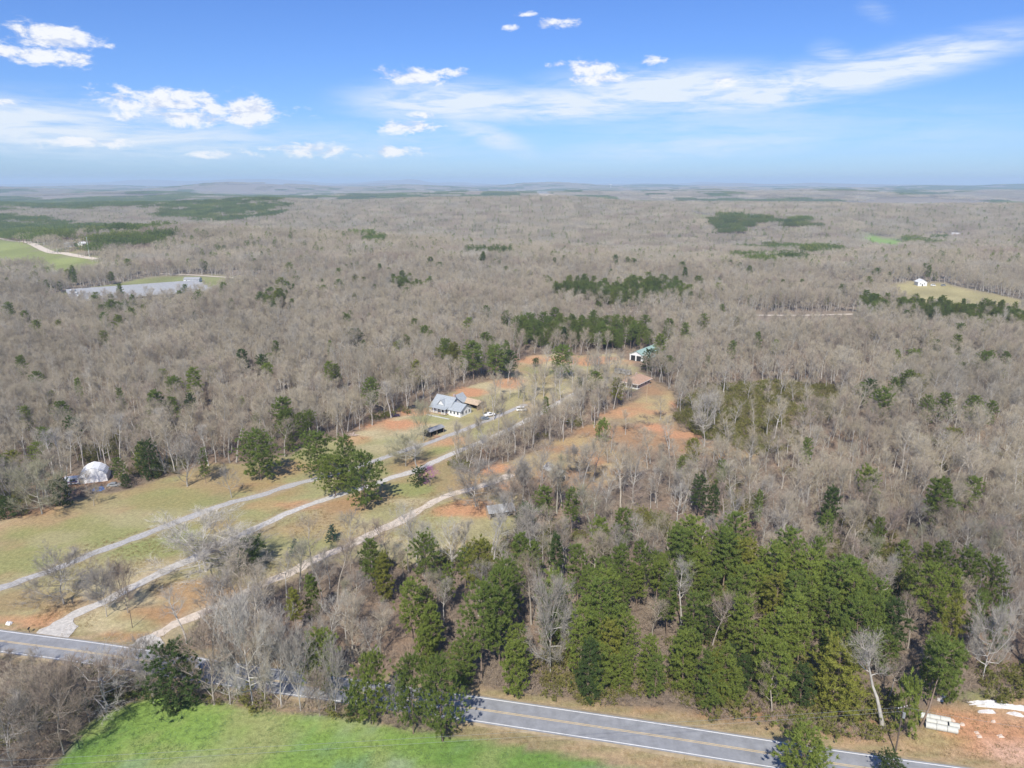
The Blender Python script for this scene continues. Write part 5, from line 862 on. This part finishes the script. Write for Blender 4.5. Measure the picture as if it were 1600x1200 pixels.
nb_hand = sum(r['kind'] == 'bare' for r in RECS); np_hand = sum(r['kind'] == 'pine' for r in RECS)
def nearest(x, y, n):
    d = np.hypot(x, y)+np.where(vis(x, y), 0, 1e6); o = np.argsort(d)[:n]; m = np.zeros(len(x), bool); m[o] = True; return m
ib = nearest(bx, by, 298-nb_hand); ip = nearest(pxs, pys, 298-np_hand)
for k in np.where(ib)[0]: rec('bare', bx[k], by[k], BARE[bv[k]][1]*bs[k], bv[k], str(btint[k]), bs[k]*bw[k], br[k]); RECS[-1]['wrel'] = True
for k in np.where(ip)[0]: rec('pine', pxs[k], pys[k], PINE[pv[k]][1]*ps[k], pv[k], str(ptint[k]), ps[k]*pw[k], pr[k]); RECS[-1]['wrel'] = True

# labels: what the tree looks like and where it stands among things one can find
ANCH = [(p, gat(*q)) for p, q in [('the white cottage', (705, 645)), ('the green-roofed barn', (1003, 560)), ('the brown-roofed house', (990, 603)), ('the hoop building', (138, 755)), ('the concrete pipes', (1470, 1135)), ('the tan-fronted shed', (785, 810)), ('the old outbuilding', (880, 750)), ('the dirt track bend', (715, 770)), ('the dirt track mouth', (225, 1015)),
        ('the four clumped pines', (535, 765)), ('the lone round pine', (408, 748)), ('the broad yellow pine', (1298, 1106)), ('the plastic sheets', (1570, 1105)), ('the roadside pole', (1399, 1175)), ('the three roadside pines', (645, 1145)), ('the dark cedar', (280, 1102)), ('the olive thicket', (1180, 660)), ('the orange clearing', (960, 680)), ('the lamp pole', (1010, 629)), ('the pair of spruces', (490, 856)),
        ('the pine stand middle', (1080, 1050)), ('the pine stand corner', (860, 1050)), ('the pine stand rear', (1150, 910)), ('the red clay patch', (615, 665)), ('the back clearing', (870, 575)), ('the right frame edge', (1590, 960)), ('the left frame edge', (10, 770)), ('the sprawling pale tree', (166, 1110)), ('the pink redbud', (672, 757)), ('the young yellow pine', (1081, 724)), ('the far slope', (1400, 800))]]
ORD = ['leftmost', 'second from left', 'third from left', 'fourth from left', 'fifth from left', 'sixth from left']; ROWS = ['nearest row', 'second row', 'third row', 'fourth row', 'fifth row', 'sixth row', 'seventh row', 'eighth row', 'ninth row', 'tenth row']
cells = {}
for r in RECS:
    if r['label']: continue
    a = min(ANCH, key=lambda q: math.hypot(q[1].x-r['x'], q[1].y-r['y'])); dx, dy = r['x']-a[1].x, r['y']-a[1].y
    rel = ('behind' if dy > 0 else 'in front of') if abs(dy) > abs(dx) else ('right of' if dx > 0 else 'left of'); hh = r['h']/(15 if r['kind'] == 'bare' else 16); r['size'] = 'tall' if hh > 1.02 else 'short' if hh < .78 else 'medium'
    cells.setdefault((r['kind'], a[0], rel), []).append(r)
for (kind, an, rel), L in cells.items():
    L.sort(key=lambda r: r['y']); nr = max(1, math.ceil(len(L)/6))
    for k in range(nr):
        row = sorted(L[k*6:(k+1)*6], key=lambda r: r['x']/r['y'])
        for j, r in enumerate(row):
            look = '%s %s %s' % (r['size'], r['tint'] if kind == 'bare' else {'mid': 'green', 'dark': 'dark green', 'bright': 'bright green', 'yellow': 'yellow-green', 'blue': 'blue-green'}[r['tint']], 'bare tree' if kind == 'bare' else 'pine')
            if len(row) == 1: r['label'] = look+', only one %s %s' % (rel, an) if nr == 1 else look+', last in line %s %s' % (rel, an)
            else: r['label'] = look+', %s%s %s %s' % (ORD[j], ' in %s' % ROWS[k] if nr > 1 else ' of its row', rel, an)
            if len(r['label'].split()) > 16: r['label'] = r['label'].replace(r['size']+' ', '', 1)
            if len(r['label'].split()) > 16: r['label'] = r['label'].replace(' in ', ', ').replace(' row', ' line')
def plant(r):
    k = r['kind']; sp = r.get('spec'); (mt, mc), h0 = (SPECIAL_M[sp], SPECIAL[sp][1]) if sp else ((BARE_M[r['var']], BARE[r['var']][1]) if k == 'bare' else (PINE_M[r['var']], PINE[r['var']][1]))
    r0 = SPECIAL_R[sp] if sp else (PR[r['var']] if k == 'pine' else 4.0); sz = r['h']/h0; sw = r['w']/r0 if r.get('wabs') else r['w'] if r.get('wrel') else sz
    sw = min(max(sw, sz*.5), sz*2.0); cat = r.get('cat'); nm = {None: 'bare_tree' if k == 'bare' else 'pine_tree', 'redbud': 'redbud_tree', 'cedar': 'cedar_tree', 'spruce': 'spruce_tree', 'bush': 'evergreen_bush', 'sapling': 'sapling'}[cat]
    t = empty(nm, (r['x'], r['y'], float(gz(r['x'], r['y'])[0])-.1), 0, r['label'], cat or ('bare tree' if k == 'bare' else 'pine'), 'bare trees of the near woods' if k == 'bare' and not cat else 'pines of the near woods' if not cat else None)
    t.rotation_euler = (r['lean'][0], r['lean'][1], r['rz'] if r['lean'] == (0, 0) else 0); t.scale = (sw, sw, sz)
    a = mobj('trunk', mt, t); b = mobj('crown', mc, t)
    if k == 'bare': c = TINT[r['tint']]; a.color = (*c[1], 1); b.color = (*c[0], 1)
    else: b.color = (*PT[r['tint']], 1)
for r in RECS: plant(r)
# the rest of the near woods: too many to count, one object for each kind
def stuff_trees(name, protos, hs, x, y, v, s, r, w, label, cat):
    z = gz(x, y)-.1; n = len(x); scatter(name, protos, np.c_[x, y, z], v, np.c_[np.zeros(n), np.zeros(n), r], np.c_[s*w, s*w, s], label, cat)
k = ~ib; stuff_trees('bare_woods', BARE_MG, None, bx[k], by[k], bv[k], bs[k], br[k], bw[k], 'leafless grey-brown woods covering the middle distance', 'woods')
k = ~ip; stuff_trees('pine_woods', PINE_MG, None, pxs[k], pys[k], pv[k], ps[k], pr[k], pw[k], 'green pine groves scattered through the leafless woods', 'woods')

# far woods: groves of many trees, instanced
def grove(seed, size, n, kind, ntri, L, wd, h):
    r = np.random.default_rng(seed); m = int(math.sqrt(n))+1; gx, gy = np.meshgrid(np.arange(m), np.arange(m)); x = ((gx.ravel()+r.uniform(0, 1, m*m))/m-.5)*size*1.06; y = ((gy.ravel()+r.uniform(0, 1, m*m))/m-.5)*size*1.06; hh = r.uniform(.7, 1.12, m*m)*h; N = m*m
    G = Geo(); c = np.repeat(np.c_[x, y, hh], ntri, 0); M = N*ntri; a = r.uniform(0, 6.28, M); 
    if kind == 'bare':
        t = r.uniform(.38, .9, M); rad = 3.0*np.sin(np.pi*np.clip((t-.2)/.75, 0, 1))*np.sqrt(r.uniform(0, 1, M))*.8; P = np.c_[c[:, 0]+rad*np.cos(a), c[:, 1]+rad*np.sin(a), c[:, 2]*t]; D = np.c_[np.cos(a)*.55, np.sin(a)*.55, r.uniform(.3, 1.2, M)]
    else:
        t = r.uniform(.42, .97, M); rad = 2.9*np.clip((1.02-t)/.5, 0, 1)**.6*np.sqrt(r.uniform(.2, 1, M)); P = np.c_[c[:, 0]+rad*np.cos(a), c[:, 1]+rad*np.sin(a), c[:, 2]*t]; D = np.c_[np.cos(a)*.8, np.sin(a)*.8, r.uniform(.1, 1.0, M)]
    isp = np.repeat(r.random(N) < (.055 if kind == 'bare' else 0), ntri); D += r.normal(size=D.shape)*.25; D /= np.linalg.norm(D, axis=1)[:, None]; V, F = tri_fan(P, D, L*r.uniform(.7, 1.3, M)*np.where(isp, .6, 1), np.full(M, wd)*np.where(isp, 4.5 if ntri > 30 else 1.6, 1), r)
    tP = np.c_[x, y, np.zeros(N)-1.5]; tV, tF = tri_fan(tP, np.tile(np.array((0, 0, 1.)), (N, 1)), hh*.9+1.5, np.full(N, .45), r)
    VV = np.concatenate([tV, V]); FF = np.concatenate([tF, F+len(tV)]); return mesh_np('grove', VV, [FF], [M_bark if kind == 'bare' else M_pbark, M_twig if kind == 'bare' else M_needle, M_needle], np.r_[np.zeros(len(tF)), 1+isp.astype(int)])
def far_zone(r0, r1, size, nm, protos_b, protos_p, thr, seed, lab):
    X, Y = jgrid(r0, r1, size, .12, seed); bad = np.zeros(X.shape, bool)
    for P in FAR_CLEAR: bad |= pip(P, X, Y)
    for x, y, r in CLEARS: bad |= np.hypot(X-x, Y-y) < min(r, size*3)+size*.4
    pn = fbm(X, Y, 420, 61, 3)*.6+fbm(X, Y, 150, 65, 3)*.4; pm = pine_mask(X, Y) | ((pn > thr) & (np.hypot(X, Y) > 2600)); g = np.random.default_rng(seed); cl = (fbm(X, Y, 700, 77, 3) > .69) & (np.hypot(X, Y) > 3500); bad |= cl
    for k, pr_, nme, lb in ((~pm & ~bad, protos_b, nm, lab), (pm & ~bad, protos_p, nm.replace('bare', 'pine'), lab.replace('leafless grey-brown', 'dark green pine'))):
        n = int(k.sum())
        if n: scatter(nme, pr_, np.c_[X[k], Y[k], gz(X[k], Y[k])-.3], g.integers(0, len(pr_), n), np.c_[np.zeros(n), np.zeros(n), g.integers(0, 4, n)*math.pi/2], np.c_[np.ones(n), np.ones(n), g.uniform(.85, 1.15, n)], lb, 'woods')
far_zone(NEAR_R, MID_R, 30., 'distant_bare_woods', [grove(300+k, 30., 36, 'bare', 90, 2.6, .13, 14.5) for k in range(4)], [grove(310+k, 30., 40, 'pine', 80, 1.5, .65, 16) for k in range(3)], .585, 8, 'leafless grey-brown woods on the hills beyond')
far_zone(MID_R, FAR_R, 110., 'horizon_bare_woods', [grove(320+k, 110., 300, 'bare', 12, 5.0, 1.0, 14.5) for k in range(3)], [grove(330+k, 110., 300, 'pine', 12, 4.5, 1.6, 16) for k in range(2)], .56, 9, 'leafless grey-brown woods towards the horizon')

# understorey brush, thicket and turf
def brush():
    pr_ = [shrub(400+k, 1.9, 1.4)[0].mesh('brush_form', [M_brush]) for k in range(4)]
    X, Y = jgrid(60, 560, 2.8, seed=21); bad = (open_mask(X, Y) & ~(pip(HEDGE, X, Y)) & ~(pip(STRIP, X, Y) & pip(CENTRE, X, Y) & (fbm(X, Y, 12, 5) > .55))) | clear_mask(X, Y); k = ~bad & (fbm(X, Y, 18, 8) > .33); g = np.random.default_rng(2); strip_ = gpoly([(0, 1035), (120, 1046), (250, 1062), (400, 1083), (540, 1104), (720, 1136), (690, 1150), (560, 1122), (420, 1106), (330, 1096), (262, 1082), (190, 1102), (150, 1122), (60, 1200), (-150, 1200), (-150, 1030)]); X2, Y2 = jgrid(60, 260, 2.1, seed=27); k2 = (pip(strip_, X2, Y2) & (near_line(ROAD, X2, Y2, 20) > 5.2)) | ((X2 > -25) & (X2 < 75) & ~open_mask(X2, Y2) & (edge_dist(VERGE, X2, Y2) < 13) & (fbm(X2, Y2, 6, 3) > .34)); X = np.r_[X[k], X2[k2]]; Y = np.r_[Y[k], Y2[k2]]; k = np.ones(len(X), bool); X, Y = X[k], Y[k]; n = len(X)
    s = g.uniform(.6, 1.5, n); scatter('undergrowth', pr_, np.c_[X, Y, gz(X, Y)-.05], g.integers(0, 4, n), np.c_[np.zeros(n), np.zeros(n), g.uniform(0, 6.28, n)], np.c_[s*1.2, s*1.2, s], 'brown leafless brush under and along the woods', 'undergrowth')
    pl = []
    for k in range(3):
        C, C2 = shrub(420+k, 2.4, 2.2, 22, True); V = np.concatenate(C.V+C2.V); f1 = np.concatenate(C.F3); f2 = np.concatenate(C2.F3)+C.n; pl.append(mesh_np('thicket_form', V, [np.concatenate([f1, f2])], [M_brush, M_olive], np.r_[np.zeros(len(f1)), np.ones(len(f2))]))
    X, Y = jgrid(60, 480, 2.9, seed=22); right = gpoly([(1520, 1062), (1560, 1050), (1700, 1050), (1700, 1096), (1540, 1090)]); corner = gpoly([(100, 1125), (130, 1085), (220, 1070), (260, 1085), (190, 1104), (150, 1128)])
    k = (pip(THICKET, X, Y) & (fbm(X, Y, 14, 3) > .30)) | pip(right, X, Y) | (pip(corner, X, Y) & (fbm(X, Y, 9, 3) > .45)) | ((np.hypot(X, Y) < 330) & ~open_mask(X, Y) & (fbm(X, Y, 16, 14) > .67)) | ((X > -25) & (X < 75) & ~open_mask(X, Y) & (edge_dist(VERGE, X, Y) < 10) & (fbm(X, Y, 5, 13) > .56)); k &= ~clear_mask(X, Y); X, Y = X[k], Y[k]; n = len(X); s = g.uniform(.7, 1.6, n)
    scatter('green_thicket', pl, np.c_[X, Y, gz(X, Y)-.05], g.integers(0, 3, n), np.c_[np.zeros(n), np.zeros(n), g.uniform(0, 6.28, n)], np.c_[s, s, s*1.1], 'olive green briar thicket beside the orange clearing and wood edges', 'thicket')
    def tuftmesh(seed, m, h, wd):
        r = np.random.default_rng(seed); n = 26; P = np.c_[r.normal(size=(n, 2))*.35, np.zeros(n)]; D = np.c_[r.normal(size=(n, 2))*.45, np.ones(n)]; D /= np.linalg.norm(D, axis=1)[:, None]; V, F = tri_fan(P, D, h*r.uniform(.5, 1.2, n), np.full(n, wd), r); return mesh_np('tuft_form', V, [F], [m])
    Mg = plant_mat('green_grass', [(.17, .28, .07), (.24, .33, .09), (.18, .28, .13), (.27, .33, .10)], trans=.25); Md = plant_mat('dry_grass', [(.42, .32, .17), (.36, .26, .14), (.30, .25, .12), (.46, .37, .22)], trans=.15)
    X, Y = jgrid(60, 190, .95, seed=23); k = pip(GREEN, X, Y); X, Y = X[k], Y[k]; n = len(X); thin = (fbm(X, Y, 11, 45) < .60) & (fbm(X, Y, 5, 46) > .36); X, Y = X[thin], Y[thin]; n = len(X); s = g.uniform(.5, 1.2, n)*(.45+1.1*fbm(X, Y, 9, 2)); scatter('field_grass', [tuftmesh(1, Mg, .32, .07), tuftmesh(2, Mg, .28, .08)], np.c_[X, Y, gz(X, Y)-.02], g.integers(0, 2, n), np.c_[np.zeros(n), np.zeros(n), g.uniform(0, 6.28, n)], np.c_[s, s, s], 'lush green grass of the field along the bottom edge', 'grass')
    X, Y = jgrid(60, 230, 1.25, seed=24); k = pip(VERGE, X, Y) & (near_line(ROAD, X, Y, 20) > 4.9) & (fbm(X, Y, 6, 9) > .40); k2 = (pip(FIELD_L, X, Y) & (fbm(X, Y, 11, 19) > .56) & (near_line(DRIVE_A, X, Y, 9) > 2.4) & (near_line(DRIVE_B, X, Y, 9) > 2.4)); k |= k2; X, Y = X[k], Y[k]; n = len(X); s = g.uniform(.5, 1.3, n)
    scatter('dry_grass', [tuftmesh(3, Md, .42, .07), tuftmesh(4, Md, .35, .08)], np.c_[X, Y, gz(X, Y)-.02], g.integers(0, 2, n), np.c_[np.zeros(n), np.zeros(n), g.uniform(0, 6.28, n)], np.c_[s, s, s], 'straw-coloured grass on the road verge and the lawns', 'grass')
brush()

# ------------------------------------------------------------------ the air
def haze():
    m = bpy.data.materials.new('haze'); m.use_nodes = True; nt = m.node_tree; N = nt.nodes; N.remove(N['Principled BSDF']); v = N.new('ShaderNodeVolumePrincipled'); v.inputs['Color'].default_value = (.60, .80, 1.0, 1); v.inputs['Density'].default_value = 1.0e-4; v.inputs['Anisotropy'].default_value = 0.0; nt.links.new(v.outputs[0], N['Material Output'].inputs['Volume'])
    zlo = float(GZ.min())-1.0; zhi = max(float(GZ.max()), HC)+8.0; b = MB(); b.box((0, 11200, (zlo+zhi)/2), (46800+400, 25900, zhi-zlo)); o = b.build('haze', m); tag(o, 'thin blue air over the whole country', 'haze', None, 'stuff'); print('haze', zlo, zhi)
haze()
print('bare', len(bx), 'pine', len(pxs), 'recs', len(RECS))
